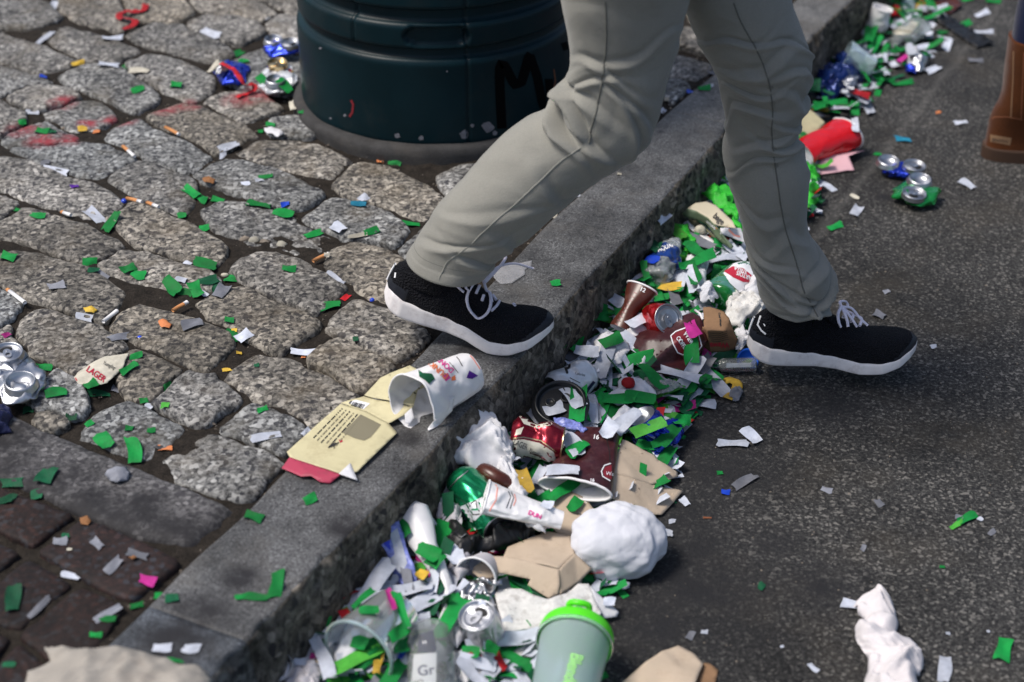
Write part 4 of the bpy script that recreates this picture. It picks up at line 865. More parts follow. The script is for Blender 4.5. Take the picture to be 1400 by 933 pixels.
# kraft cards
kc = thing('card_sheet', 'torn beige cardboard sheet folded flat at the outer edge of the heap', 'cardboard', P(880,655,0))
V, F = panel(S3([(851,601,.052),(858,603,.052),(896,623,.03),(899,630,.028),(927,645,.012),(927,652,.012),(891,662,.024),(866,654,.04),(838,645,.052),(845,618,.055)]), amp=.0014, f=9, seed=2); mesh('upper_panel', V, F, M['card'], kc, solid=.0012)
V, F = panel(S3([(838,645,.051),(866,654,.039),(891,662,.022),(934,672,.006),(905,703,.006),(868,700,.02),(834,680,.04)]), amp=.0014, f=9, seed=3); mesh('lower_panel', V, F, M['card'], kc, solid=.0012)
tr = thing('cardboard_tray', 'folded kraft cardboard tray with rounded corner in the middle of the heap', 'cardboard', P(730,780,0))
V, F = panel(S3([(688,762,.048),(694,748,.044),(720,738,.044),(748,727,.046),(780,734,.046),(786,757,.046),(764,778,.05),(720,768,.05)]), amp=.0012, f=8, seed=4); mesh('tray_floor', V, F, M['card'], tr, solid=.0012)
V, F = panel(S3([(670,760,.05),(688,762,.049),(720,768,.051),(764,779,.051),(765,798,.040),(764,813,.03),(750,819,.028),(733,809,.030),(721,801,.033),(725,793,.038),(682,784,.040),(678,790,.034),(657,791,.034),(646,782,.038),(648,775,.042)]), amp=.0012, f=8, seed=5); mesh('front_flap', V, F, M['card'], tr, solid=.0012)
V, F = panel(S3([(765,778,.051),(786,757,.047),(809,779,.03),(789,799,.026),(766,813,.03)]), amp=.0012, f=8, seed=6); mesh('side_flap', V, F, M['card'], tr, solid=.0012)
sheet_thing('card_sheet', 'soiled kraft sheet under the maroon cup and white napkin', 'cardboard', S3([(740,676,.035),(770,668,.04),(800,680,.035),(815,700,.03),(800,740,.03),(760,726,.035),(745,700,.035)]), 'card', amp=.002, seed=9)
wad('napkin', 'big crumpled bright white napkin ball at the road side of the heap', 'napkin', P(845,742,.036)*[1, 1, 0]+[0, 0, .006], .068, .058, .056, 'napkin', seed=5, f=9, amp=.075, sub=6, radial=.02, flatb=.5)
sheet_thing('paper_scrap', 'white paper flap sticking out under the napkin ball', 'paper', S3([(813,783,.012),(830,787,.012),(862,797,.008),(859,804,.003),(828,801,.003),(812,795,.003)]), 'w', amp=.0008)
# dirty foam board and triangle
sheet_thing('foam_board', 'grimy white foam clamshell lid lying between the tray and the shaker', 'food box', S3([(677,812,.03),(683,805,.032),(714,804,.034),(730,814,.034),(750,820,.032),(774,813,.03),(790,799,.03),(805,798,.03),(811,815,.026),(822,840,.02),(808,865,.02),(740,890,.016),(711,898,.014),(709,905,.010),(700,900,.012),(694,878,.02),(689,857,.024),(680,828,.03)]), 'dirtyfoam', amp=.0022, f=10, seed=12, solid=.003)
sheet_thing('paper_scrap', 'white triangular folded paper right of the foam lid', 'paper', S3([(807,800,.032),(846,838,.010),(843,844,.006),(826,845,.012),(815,822,.025)]), 'paper', amp=.0008)
# shaker
def bottle(name, label, cat, p0, p1, prof, mat_, n=72, crush=None, roll=0, group=None, part='body'):
    p0, p1 = np.array(p0), np.array(p1); f0 = frame(p0, p1, roll=roll); f = (lambda V: f0(crush(np.array(V, float)))) if crush else f0
    V, F = lathe(dens(prof, .004), n); W = f(V); t = thing(name, label, cat, (W[:, 0].mean(), W[:, 1].mean(), W[:, 2].min()), group); b = mesh(part, W, F, M[mat_], t, solid=.0009 if M[mat_].name in ('clear plastic', 'frosted plastic', 'hazy clear glass') else 0); return t, b, f
t, sb, f = bottle('shaker_bottle', 'frosted plastic shaker bottle with lime green lid lying at the bottom', 'shaker bottle', P(758,1005,.046), P(788,868,.058), [(.0001,0),(.036,0),(.038,.004),(.046,.14),(.0475,.165)], 'frost')
L = np.linalg.norm(P(788,868,.058)-P(758,1005,.046))
V, F = lathe(dens([(.0505,L-.018),(.0505,L-.002),(.049,L+.004),(.040,L+.012),(.026,L+.016),(.0001,L+.017)], .003), 72); mesh('lid', f(V), F, M['lime'], t)
V, F = lathe([(.0502,L-.019),(.0518,L-.018),(.0518,L-.014),(.0502,L-.013)], 72); mesh('lid_ring', f(V), F, M['frost'], t)
V, F = tube(f(catmull([(.018,-.012,L+.018),(.034,-.013,L+.022),(.040,.0,L+.02),(.034,.013,L+.022),(.018,.012,L+.018)], 24)), .0045, 10); mesh('lid_loop', V, F, M['lime'], t)
V, F = lathe(dens([(.012,L+.012),(.012,L+.026),(.010,L+.028),(.0001,L+.028)], .003), 30); V[:, 0] += .016; mesh('spout_cap', f(V), F, M['cupwhite'], t)
text([sb], 'Blender', (781,892), (-.28,1), 17, M['limeink'], t, bold=1.2, stretch=.7)
# upright can with mouth
c1 = P(652,842,.074); t, ub, ul = can('open silver can standing tilted among foil near the bottom', c1+np.array((.012, .014, -.062)), c1, M['alu'], crush=dent(23, .3, fr=20), r=.031)
puffy('foil', 'crinkled aluminium foil around the open silver can', 'foil', [(627,810),(648,806),(668,800),(684,792),(688,800),(676,812),(690,850),(694,880),(660,884),(632,880),(622,850)], .012, .018, 'alu', seed=41, f=26, amp=.006, soft=.01)
puffy('foil', 'small crinkled foil crest above the open silver can', 'foil', [(655,800),(670,795),(680,790),(687,797),(682,806),(668,808)], .035, .01, 'alu', seed=42, f=30, amp=.005, maxlen=.003)
t, _, _ = cup('plastic_cup', 'thin grey plastic cup ring half hidden under the kraft tray', 'cup', P(650,790,.04), P(664,775,.03), .030, .022, 'tissue', m_in='tissue', foot=False)
# clear cup with scraps
t, cc, ci = cup('plastic_cup', 'clear plastic cup filled with coloured paper scraps at the foot of the kerb', 'cup', P(490,893,.052), P(540,836,.050), .050, .036, 'clear', m_in='clear', rimm='frost', rim_r=.0024)
puffy('paper_scrap', 'crumpled white paper inside the clear plastic cup', 'paper', [(455,905),(452,890),(470,872),(480,858),(520,860),(535,870),(533,885),(520,905),(498,922),(470,918)], .028, .018, 'napkin', seed=44, f=16, amp=.004)
for lab_, pts_, z_, m_ in [('torn white paper sheet left of the open silver can', [(598,838),(618,824),(636,836),(640,868),(622,890),(604,872)], .03, 'paper'), ('crumpled white paper between the clear cup and the clear bottle', [(545,880),(560,862),(568,876),(566,905),(552,915),(540,900)], .03, 'napkin'),
    ('white paper scrap at the bottom edge right of the clear bottle', [(622,890),(650,884),(668,896),(664,918),(640,940),(620,930)], .025, 'paper'), ('flat white torn card under the snack wrapper', [(508,790),(530,780),(548,792),(545,808),(520,806)], .04, 'paper'),
    ('crumpled pale wrapper between the long squashed cup and the tray ring', [(622,740),(640,744),(650,760),(640,790),(628,800),(615,780)], .035, 'tissue'), ('torn white paper left of the white can', [(812,470),(830,458),(850,462),(862,480),(850,500),(825,498),(810,488)], .045, 'paper'),
    ('crumpled white plastic between the red cube and the maroon cup', [(880,520),(900,512),(925,520),(930,532),(905,540),(885,536)], .035, 'thin'), ('white crumpled paper below the pinched brown cup', [(858,440),(875,430),(890,440),(886,452),(868,462),(856,456)], .05, 'paper'),
    ('pale crumpled film beside the upturned can base', [(835,575),(852,560),(866,566),(864,590),(850,600),(836,594)], .04, 'napkin'), ('white torn paper right of the water bottle', [(940,352),(955,346),(968,362),(966,392),(950,398),(938,380)], .05, 'paper')]:
    puffy('paper_scrap', lab_, 'paper', pts_, z_, .010, m_, seed=len(lab_), f=16, amp=.004)
# clear bottle with dark label
t, bb, f = bottle('glass_bottle', 'clear bottle with navy and white label at the bottom of the picture', 'bottle', P(588,866,.036), P(594,1000,.034), [(.0001,.004),(.018,.003),(.026,0),(.030,.006),(.0315,.014),(.0315,.1),(.03,.125),(.012,.15),(.012,.17)], 'hazy')
fill([bb], [(572,868),(592,862),(597,888),(594,893),(571,893)], M['navy'], t, name='label', off=.0006); fill([bb], [(566,895),(597,893),(596,950),(562,950)], M['white'], t, name='label', off=.0006)
text([bb], 'Gr', (572,925), (1,-.1), 14, M['navy'], t, off=.0011); text([bb], 'M', (578,882), (1,-.05), 5, M['white'], t, off=.0011); text([bb], 'VO', (566,938), (1,-.1), 7, M['ink'], t, off=.0011)
# long white curled cup
def trough(V): 
    d = edge_d(V, TR); V[:, 2] += .020*(1-np.exp(-d/.012)); return V
TR = np.array(S3([(545,714,.075),(549,697,.08),(567,685,.085),(585,691,.082),(593,712,.075),(597,742,.068),(606,762,.06),(619,796,.045),(622,828,.035),(606,838,.03),(599,812,.035),(589,784,.045),(574,764,.055),(558,744,.062)]))
V, F = panel(list(TR), maxlen=.005, amp=.0008, f=8, seed=2); V = trough(V); lc = mesh('paper_cup', V, F, M['cupwhite'], label='long squashed white cup leaning on the kerb face with green scraps on it', cat='cup', solid=.0008)
wp = sheet_thing('snack_wrapper', 'torn clear wrapper with blue print standing against the kerb', 'wrapper', S3([(507,702,.10),(516,706,.10),(530,722,.09),(545,712,.085),(552,730,.075),(558,765,.06),(570,792,.045),(572,818,.03),(555,824,.028),(540,792,.04),(528,762,.06),(516,735,.085)]), 'bluetint', amp=.004, f=20, seed=8)
fill([wp], [(520,722),(532,731),(534,753),(524,744)], M['blueink'], wp, name='blue_print'); line([wp], [(508,704),(513,716),(519,728)], 4, M['filter'], wp, name='orange_edge')
fill([wp], [(533,730),(543,722),(550,745),(557,770),(548,786),(532,765),(540,758)], M['w'], wp, name='white_print')
puffy('paper_scrap', 'pale pink crumpled paper by the bottom edge left of the clear cup', 'paper', [(398,925),(412,908),(425,904),(440,915),(445,950),(395,960)], .03, .014, 'tissue', seed=46)
t, _, _ = can('silver can end poking out at the foot of the kerb at the bottom edge', P(384,930,.02), P(377,912,.055), M['alu'], r=.027, opened=False, crush=dent(8, .2))
# black cup lid
c = P(766,553,.066); ax = np.array((-.05, -.38, .92)); f = frame(c, c+ax, up=(1, 0, 0))
t = thing('cup_lid', 'black plastic coffee cup lid with two round bumps against the kerb', 'cup lid', c)
V, F = lathe(dens([(.0455,-.008),(.047,-.006),(.0475,-.002),(.046,.001),(.043,.0025),(.0415,.008),(.039,.009),(.037,.006),(.0355,-.0005),(.034,-.002),(.0001,-.002)], .002), 96); mesh('lid_disc', f(V), F, M['blackplastic'], t)
for (x, y) in ((-.016, .004), (.009, .012)):
    V, F = lathe(dens([(.0095,-.002),(.009,.001),(.0075,.0028),(.006,.0018),(.0045,-.0005),(.0001,-.0008)], .0015), 30); V[:, 0] += x; V[:, 1] += y; mesh('lid_bump', f(V), F, M['blackplastic'], t)
# white can with P
t, pb, pl = can('crumpled white can with a black capital letter behind the black lid', P(756,535,.050), P(803,512,.052), M['tinwhite'], crush=dent(31, .2, fr=20), r=.033, opened=False)
text([pb], 'P', (773,511), (.85,-.35), 13, M['ink'], t, bold=1.2, shear=.1); 
fill([pb], [(746,530),(750,512),(756,506),(760,514),(758,524)], M['navy'], t); fill([pb], [(748,524),(751,514),(755,512),(756,519),(753,524)], M['redink'], t, off=.001)
for k in range(4): line([pb], [(779+k*.8-k*3,517+k*3.2),(793-k*3,524+k*3.2)], .9, M['ink'], t, name='text_row')
text([pb], 'Calories', (786,512), (.95,.2), 3.6, M['ink'], t, stretch=.8); line([pb], [(812,522),(804,532),(798,541)], 4, M['navy'], t)

# ---------------------------------------------------------------- the gutter heap, far part
wc = thing('paper_cup', 'large flattened maroon coffee cup with a crimson badge in the heap', 'cup', P(915,475,0))
q = S3([(860,460,.05),(947,427,.085),(960,434,.08),(968,466,.06),(955,488,.035),(933,511,.03),(898,517,.028),(885,504,.032),(871,485,.04),(884,465,.060),(930,465,.070)])
V, F = panel(q, [(0,1,2,3,10,9), (9,10,3,4,7,8), (4,5,6,7), (0,9,8)], amp=.0011, f=10, seed=3); wb = mesh('cup_wall', V, F, M['maroon'], wc, solid=.001)
V, F = tube(S3([(950,424,.09),(957,429,.088),(961,437,.082)]), .0022, 8); mesh('rim', V, F, M['cupwhite'], wc)
bd = [(917,460),(924,454),(940,448),(949,450),(955,459),(959,473),(951,484),(933,485),(926,482),(921,472)]
fill([wb], bd, M['badge'], wc, name='badge', ml=4); line([wb], bd, 1.6, M['white'], wc, closed=True, off=.0013, name='badge_border')
text([wb], 'COFFEE', (924,463), (.58,.81), 5.5, M['white'], wc, bold=.4, stretch=.75, off=.0014); text([wb], 'Wawa', (933,457), (.62,.78), 7.5, M['white'], wc, bold=.35, stretch=.8, off=.0014)
puffy('paper_scrap', 'white torn paper under the near end of the large maroon cup', 'paper', [(856,462),(868,466),(884,500),(880,510),(868,500),(858,480)], .03, .012, 'paper', seed=51)
t, ob, oi = cup('paper_cup', 'pinched brown coffee cup with white rim leaning on the kerb', 'cup', P(878,394,.102), P(847,450,.052), .030, .021, 'brown', crush=lambda V, L: V*np.c_[np.ones(len(V)), 1-.42*np.exp(-((V[:, 2]/L-.55)/.3)**2), np.ones(len(V))]*[.6, 1, 1], rim_r=.0018)
text([ob], '12', (874,397), (.9,.4), 5.5, M['white'], t, bold=.4)
for k in range(9): line([ob], [(841+k*3.2,443-k*5.4),(845+k*3.2,445-k*5.4)], 1, M['badge'], t, name='pattern_mark')
c1 = P(914,436,.085); t, rb, rl = can('red can with silver lid facing up between two brown cups', c1+np.array((-.022, .050, -.040)), c1, M['tinred'], crush=dent(41, .22, fr=20), r=.032, opened=False)
text([rb], 'Coke', (889,404), (.9,-.3), 8, M['white'], t, shear=.3) if 0 else None
for k in range(5): line([rb], [(884+k*4,396+k*1.4),(889+k*4,398+k*1.4),(886+k*4,403+k*1.4)], 1.6, M['alu'], t, name='silver_lettering')
kb = thing('food_wrapper', 'brown kraft sandwich box end with red and black lettering beside the maroon cup', 'food box', P(980,460,0))
q = S3([(961,421,.088),(970,420,.09),(981,423,.092),(990,426,.092),(997,435,.09),(1003,452,.075),(1009,463,.055),(1005,477,.03),(991,481,.028),(971,482,.028),(960,473,.035),(954,463,.045),(957,445,.065),(962,449,.075),(967,453,.088),(991,452,.09)])
V, F = panel(q, [(0,1,2,3,4,15,14,13), (4,5,6,15), (14,15,6,7,8,9), (14,9,10,11,12,13)], amp=.0012, f=12, seed=7); kbb = mesh('box_wall', V, F, M['kraft'], kb, solid=.001)
text([kbb], 'Wawa', (996,468), (-1,.03), 7, M['redink'], kb, bold=.5, stretch=1); text([kbb], 'Cool Wraps', (982,428), (.14,1), 2.6, M['ink'], kb, bold=.3)
for k in range(5): line([kbb], [(970-k*.6,455+k*2.6),(982,456.5+k*2.6),(993+k*.8,453+k*2.6)], .8, M['ink'], kb, name='text_row')
# vial with label, blue cap
a, b_ = P(959,500,.014), P(1033,499,.014); L = np.linalg.norm(b_-a)
t, vb, f = bottle('glass_vial', 'small clear miniature bottle with white label at the road edge of the heap', 'bottle', b_, a, [(.0001,.0),(.010,0),(.0118,.002),(.0118,.056),(.010,.060),(.0055,.066),(.005,.080),(.0056,.081),(.0056,L)], 'hazy')
V, F = lathe([(.0062,L-.012),(.0066,L-.012),(.0066,L),(.0001,L)], 24); mesh('cap', f(V), F, M['plum'], t)
fill([vb], [(993,497),(1027,496),(1027,502),(993,503)], M['w'], t, name='label'); 
for k in range(8): line([vb], [(1002+k*3,504),(1004+k*3,504)], 3, M['ink'], t, name='print_mark', off=.001)
V, F = tube([P(984,506,.004), P(1004,507,.0045), P(1030,506,.004)], .004, 10, flat=.6); mesh('liquid_dregs', V, F, M['plum'], t)
c = P(1022,492,.014); f = frame(c, c+np.array((.1, -.75, .65)), up=(1, 0, 0)); V, F = lathe([(.0185,-.006),(.0195,.004),(.0165,.005),(.0155,-.004),(.0001,-.004)], 48); mesh('plastic_disc', f(V), F, M['blueplastic'], label='bright blue plastic cap behind the miniature bottle', cat='bottle cap')
# green bottle
t, eb, f = bottle('beer_bottle', 'crushed green bottle with red and white label beside the front trouser leg', 'bottle', P(975,410,.036), P(1052,350,.046), [(.0001,.004),(.02,.001),(.03,.002),(.0345,.010),(.0345,.09),(.030,.11),(.015,.14),(.013,.17)], 'greenglass', crush=lambda V: V*[.85, 1, 1]+np.outer(.003*crease(V, 22, 3), (1, 1, .3)))
lab = [(989,374),(1003,361),(1018,357),(1031,362),(1028,385),(1022,401),(1010,399),(998,388)]
fill([eb], lab, M['white'], t, name='label', off=.0008); fill([eb], [(990,372),(1002,365),(1016,368),(1027,377),(1026,386),(1016,386),(1002,380)], M['redink'], t, name='red_cartouche', off=.0015)
text([eb], 'STELLA', (1021,372), (-.93,-.38), 4.5, M['white'], t, bold=.3, stretch=.85, off=.002); text([eb], 'ARTOIS', (1027,379), (-.95,-.35), 5, M['white'], t, bold=.3, stretch=.85, off=.002)
# water bottle
t, wb2, f = bottle('water_bottle', 'clear squashed water bottle with blue label against the kerb face', 'bottle', P(892,385,.048), P(931,314,.072), [(.0001,.006),(.018,.002),(.026,.004),(.0275,.012),(.0275,.085),(.022,.105),(.0125,.118),(.0115,.13)], 'clear', crush=lambda V: V*[.85, 1, 1]+np.outer(.0025*crease(V, 40, 3), (1, 1, .2)))
V, F = lathe(dens([(.0296,.050),(.0297,.078),(.0277,.090)], .003), 60); wl = mesh('label', f(V), F, M['blueink'] if 0 else mat('water label blue', (.01, .04, .2), rough=.3), t)
text([wl], 'AQUAFINA', (900,345), (.94,-.34), 6.5, M['white'], t, bold=.4, stretch=.75, off=.001)
V, F = lathe([(.0132,.115),(.0135,.118),(.0135,.121),(.0130,.123)], 40); mesh('neck_ring', f(V), F, M['cupwhite'], t)
# bagel box
gb_ = thing('food_carton', 'open cream carton with sage green side and black lettering beside the kerb', 'carton', P(975,310,0))
V, F = panel(S3([(940,285,.085),(951,278,.088),(966,276,.09),(979,281,.09),(1001,302,.085),(1006,313,.08),(994,311,.075),(985,310,.074),(976,307,.076),(968,299,.08),(952,289,.084)]), amp=.0008, f=8); g1 = mesh('lid_panel', V, F, mat('cream print', (.55, .49, .36), rough=.6, var=.1), gb_, solid=.0008)
V, F = panel(S3([(932,293,.07),(940,285,.085),(952,289,.084),(968,299,.08),(976,307,.076),(985,317,.072),(1003,337,.05),(1000,342,.045),(979,325,.055),(965,307,.062),(955,302,.064),(942,299,.066)]), amp=.0006, f=8); g2 = mesh('side_panel', V, F, M['sage'], gb_, solid=.0008)
V, F = panel(S3([(939,302,.05),(943,313,.05),(958,318,.04),(978,330,.035),(997,342,.03),(1004,349,.03),(978,351,.02),(962,340,.03),(947,333,.036)]), amp=.0015, f=12); mesh('inner_flap', V, F, M['cupwhite'], gb_, solid=.0008)
V, F = panel(S3([(942,299,.05),(955,302,.056),(965,307,.05),(979,325,.045),(985,335,.03),(958,318,.03),(943,313,.035)]), amp=.001, f=12); mesh('inside_wall', V, F, mat('olive inside', (.2, .19, .12), rough=.7), gb_, solid=.0008)
V, F = panel(S3([(985,311,.075),(994,311,.076),(1013,312,.07),(1021,333,.05),(1001,325,.055),(985,319,.07)]), amp=.001, f=10); g3 = mesh('end_flap', V, F, M['paper'], gb_, solid=.0008)
text([g1], 'bage', (974,297), (.72,.62), 8, M['ink'], gb_, bold=.6, stretch=.8); text([g2], 'NATURAL', (965,303), (.75,.66), 2.6, M['white'], gb_, bold=.3); line([g3], [(996,314),(1004,322),(1012,324)], 2.4, M['salmon'], gb_)
fill([g1, g2], [(977,308),(980,306),(984,309),(983,315),(979,313)], M['filter'], gb_, name='sticker', ml=3)
wad('food_scrap', 'pale bite of bread inside the cream carton', 'food scrap', P(957,318,.045), .012, .010, .010, 'c', seed=4, sub=3)
puffy('crepe_paper', 'bright green crepe paper behind the cream carton', 'crepe paper', [(960,268),(978,262),(1001,263),(1006,283),(1014,305),(1010,318),(1000,300),(984,284),(968,276)], .06, .016, 'greenpaper', seed=61, f=22, amp=.006)
puffy('crepe_paper', 'green crepe paper twisted over the water bottle neck', 'crepe paper', [(924,312),(938,312),(945,322),(950,338),(941,348),(934,336),(927,328)], .05, .012, 'greenpaper', seed=62, f=22, amp=.005)
puffy('crepe_paper', 'green crepe paper strip under the cream carton', 'crepe paper', [(945,335),(958,340),(966,350),(962,360),(945,362),(936,350)], .035, .012, 'greenpaper', seed=63, f=22, amp=.005)
puffy('crepe_paper', 'bright green crepe poking out right of the front knee', 'crepe paper', [(1098,228),(1108,232),(1121,244),(1118,254),(1108,252),(1115,262),(1113,282),(1098,286),(1090,255)], .012, .018, 'greenpaper', seed=64, f=22, amp=.006)
puffy('tissue', 'dirty crumpled white tissue behind the front heel', 'tissue', [(990,412),(1000,405),(1016,402),(1030,406),(1044,416),(1047,430),(1038,442),(1020,440),(1010,452),(1000,440),(992,430)], .035, .024, 'dirtyfoam', seed=65, f=15, amp=.008)
puffy('tissue', 'white torn tissue below the dirty tissue at the front heel', 'tissue', [(1004,440),(1020,444),(1028,455),(1022,470),(1012,480),(1003,478),(1007,463)], .03, .01, 'paper', seed=66)
puffy('paper_scrap', 'white paper corner behind the front trouser hem', 'paper', [(1006,404),(1018,388),(1035,380),(1040,405),(1022,408)], .045, .006, 'paper', seed=67)
puffy('paper_scrap', 'white crinkled strip of paper left of the green bottle', 'paper', [(952,402),(965,394),(978,398),(982,410),(975,420),(958,416)], .05, .012, 'napkin', seed=68, f=26)
# blue and silver can base up
c1 = P(877,568,.058); t, qb, _ = can('silver blue can with its base up under green confetti', c1, c1+np.array((.030, .0, -.055)), M['tinblue'], crush=dent(51, .25, fr=20), r=.031, opened=False)
puffy('foil_wrapper', 'blue and silver foil wrapper at the road edge of the heap below green strips', 'wrapper', [(860,600),(885,597),(905,590),(922,580),(932,590),(925,612),(905,625),(885,620),(868,610)], .012, .022, 'tinblue', seed=71, f=26, amp=.005)
puffy('tissue', 'crumpled white tissue beside the red paper cube', 'tissue', [(826,545),(842,532),(856,520),(872,524),(890,530),(896,545),(870,552),(845,556)], .035, .014, 'napkin', seed=72, f=18, amp=.004)
puffy('foil_wrapper', 'blue mottled wrapper strip beneath the black lid', 'wrapper', [(756,573),(772,572),(792,580),(806,590),(798,592),(775,587),(760,582)], .066, .006, 'bluetint', seed=73, amp=.003)
wad('paper_cube', 'small red folded paper cube on top of the confetti', 'paper scrap', P(859,527,.050), .011, .011, .010, 'r', seed=8, sub=2, f=6, amp=.14)
yf = ribbon('paper_streamer', 'yellow folded paper streamer on the asphalt below the miniature bottle', 'paper streamer', [(985,524),(998,521),(1006,524),(1008,530),(1002,540),(994,547)], .018, 'y', z=.004, amp=.0015)
puffy('plastic_scrap', 'clear plastic scrap beside the yellow streamer', 'plastic scrap', [(1000,545),(1006,536),(1014,532),(1018,540),(1012,552),(1004,551)], .003, .004, 't', seed=75)

# ---------------------------------------------------------------- up the gutter, behind the front leg
t, cb, ci = cup('plastic_cup', 'crushed red plastic party cup with white rim beside the front knee', 'cup', P(1158,184,.036), P(1096,212,.026), .046, .034, 'redcup', m_in='cupwhite', crush=lambda V, L: V*[.72, 1, 1]+np.outer(.0025*crease(V, 14, 3), (1, 1, 0)), rim_r=.002)
sheet_thing('card_sheet', 'beige printed receipt card behind the red cup', 'card', S3([(1094,140,.05),(1128,167,.03),(1106,193,.02),(1088,188,.03)]), 'cream', amp=.001)
sheet_thing('napkin', 'pale pink flat napkin under the red cup', 'napkin', S3([(1108,236,.004),(1125,238,.004),(1168,233,.004),(1160,214,.02),(1182,206,.012),(1130,212,.02)]), mat('pink paper', (.7, .42, .46), rough=.8), amp=.001)
t, b, _ = folded_can('blue and silver can trodden flat on the asphalt above the green one', P(1250,228,.030), P(1215,221,.032), M['tinblue'], seed=13, r=.0235, wid=.026, extra=.002, h=.024)
t, b, _ = folded_can('green can trodden flat on the asphalt below the blue one', P(1250,266,.030), P(1258,246,.034), M['tinlime'], seed=14, r=.0245, wid=.044, extra=.010, h=.024)
puffy('foil_bag', 'dark blue crumpled snack bag in the gutter above the red cup', 'snack bag', [(1112,112),(1125,100),(1145,92),(1165,95),(1178,108),(1174,124),(1150,138),(1128,142),(1108,134)], .006, .040, mat('dark blue foil', (.004, .02, .12), rough=.25, metal=.5, coat=.4), seed=81, f=14, amp=.009)
puffy('foil_scrap', 'silver print patch crumpled on the dark blue snack bag', 'foil', [(1157,108),(1166,104),(1174,110),(1170,122),(1158,124),(1154,116)], .044, .004, 'alu', seed=82, f=30, amp=.003, maxlen=.003)
puffy('plastic_bag', 'black plastic bag scrap at the kerb foot behind the front knee', 'plastic bag', [(1080,135),(1100,122),(1115,118),(1122,135),(1112,150),(1095,152)], .004, .03, 'blackcloth', seed=83)
t, _, _ = cup('plastic_cup', 'translucent crushed plastic cup leaning in the gutter by the blue bag', 'cup', P(1156,76,.058), P(1192,94,.030), .042, .027, 'frost', m_in='frost', rimm='frost', crush=lambda V, L: V*[.8, 1, 1]+np.outer(.003*crease(V, 16, 3), (1, 1, 0)))
t, fb, f = bottle('spirit_bottle', 'clear flat spirit bottle with cream label lying in the far gutter', 'bottle', P(1258,36,.036), P(1196,74,.026), [(.0001,.001),(.030,.001),(.032,.006),(.032,.075),(.027,.088),(.014,.098),(.011,.115),(.013,.116),(.013,.13),(.0001,.131)], 'hazy', crush=lambda V: V*[.7, 1.1, 1])
fill([fb], [(1215,42),(1235,26),(1256,32),(1244,47),(1226,48)], M['c'], t, name='label', off=.001); line([fb], [(1222,42),(1245,44)], 1.5, M['fade'], t, off=.002)
t, _, _ = cup('paper_cup', 'crumpled white paper cup standing in the far gutter by the kerb', 'cup', P(1208,12,.085), P(1198,40,.03), .026, .022, 'cupwhite', crush=lambda V, L: V+np.outer(.004*crease(V, 18, 3), (1, 1, 0)))
puffy('crushed_can', 'crushed silver and blue can beside the spirit bottle', 'can', [(1233,88),(1240,82),(1255,81),(1266,86),(1268,95),(1258,101),(1240,99)], .002, .03, 'alu', seed=86, f=26, amp=.006)
puffy('foil_scrap', 'blue foil edge under the crushed silver can', 'foil', [(1234,92),(1246,96),(1254,99),(1250,104),(1236,102)], .004, .008, 'tinblue', seed=87)
puffy('tissue', 'red crumpled tinsel behind the spirit bottle', 'tinsel', [(1216,18),(1222,12),(1230,14),(1231,24),(1222,27),(1216,24)], .02, .02, 'r', seed=88, f=30)
ribbon('cloth_strip', 'long black cloth strip trailing from the far gutter onto the road', 'cloth', [(1235,-15),(1262,10),(1290,28),(1318,46),(1347,64)], .055, 'blackcloth', z=.003, amp=.008, seed=3)
sheet_thing('paper_tray', 'brown paper food tray with scraps at the top edge of the picture', 'food tray', S3([(1246,-2,.02),(1258,-14,.03),(1300,-14,.03),(1315,6,.012),(1302,17,.008),(1270,20,.008),(1252,10,.012)]), 'brown', amp=.003)
puffy('plastic_scrap', 'clear crumpled plastic film at the far kerb foot', 'plastic scrap', [(1225,0),(1240,-8),(1252,2),(1246,18),(1230,18)], .01, .02, 'frost', seed=90)
# ---------------------------------------------------------------- on the road
nk = thing('food_wrapper', 'brown paper napkin folded at the bottom edge on the asphalt', 'napkin', P(920,920,0))
V, F = panel(S3([(848,936,.004),(880,909,.016),(905,891,.016),(927,882,.014),(950,893,.012),(962,906,.010),(950,935,.016),(940,985,.02),(845,985,.01)]), amp=.002, f=10); mesh('upper_fold', V, F, M['card'], nk, solid=.001)
V, F = panel(S3([(962,906,.002),(970,907,.003),(982,916,.003),(980,926,.003),(966,985,.003),(944,985,.003),(951,932,.004)]), amp=.001, f=10); mesh('lower_fold', V, F, M['kraft'], nk, solid=.001)
puffy('tissue', 'crumpled dirty white tissue on the asphalt at lower right', 'tissue', [(1170,832),(1182,822),(1198,816),(1213,822),(1223,834),(1221,846),(1216,864),(1232,867),(1254,880),(1260,900),(1256,925),(1258,990),(1160,990),(1182,920),(1170,888),(1172,866),(1179,852),(1171,846)], .002, .026, mat('grimy tissue', (.72, .68, .69), rough=.85, var=.2, vscale=18, sub=.1), seed=95, f=11, amp=.007, soft=.012)

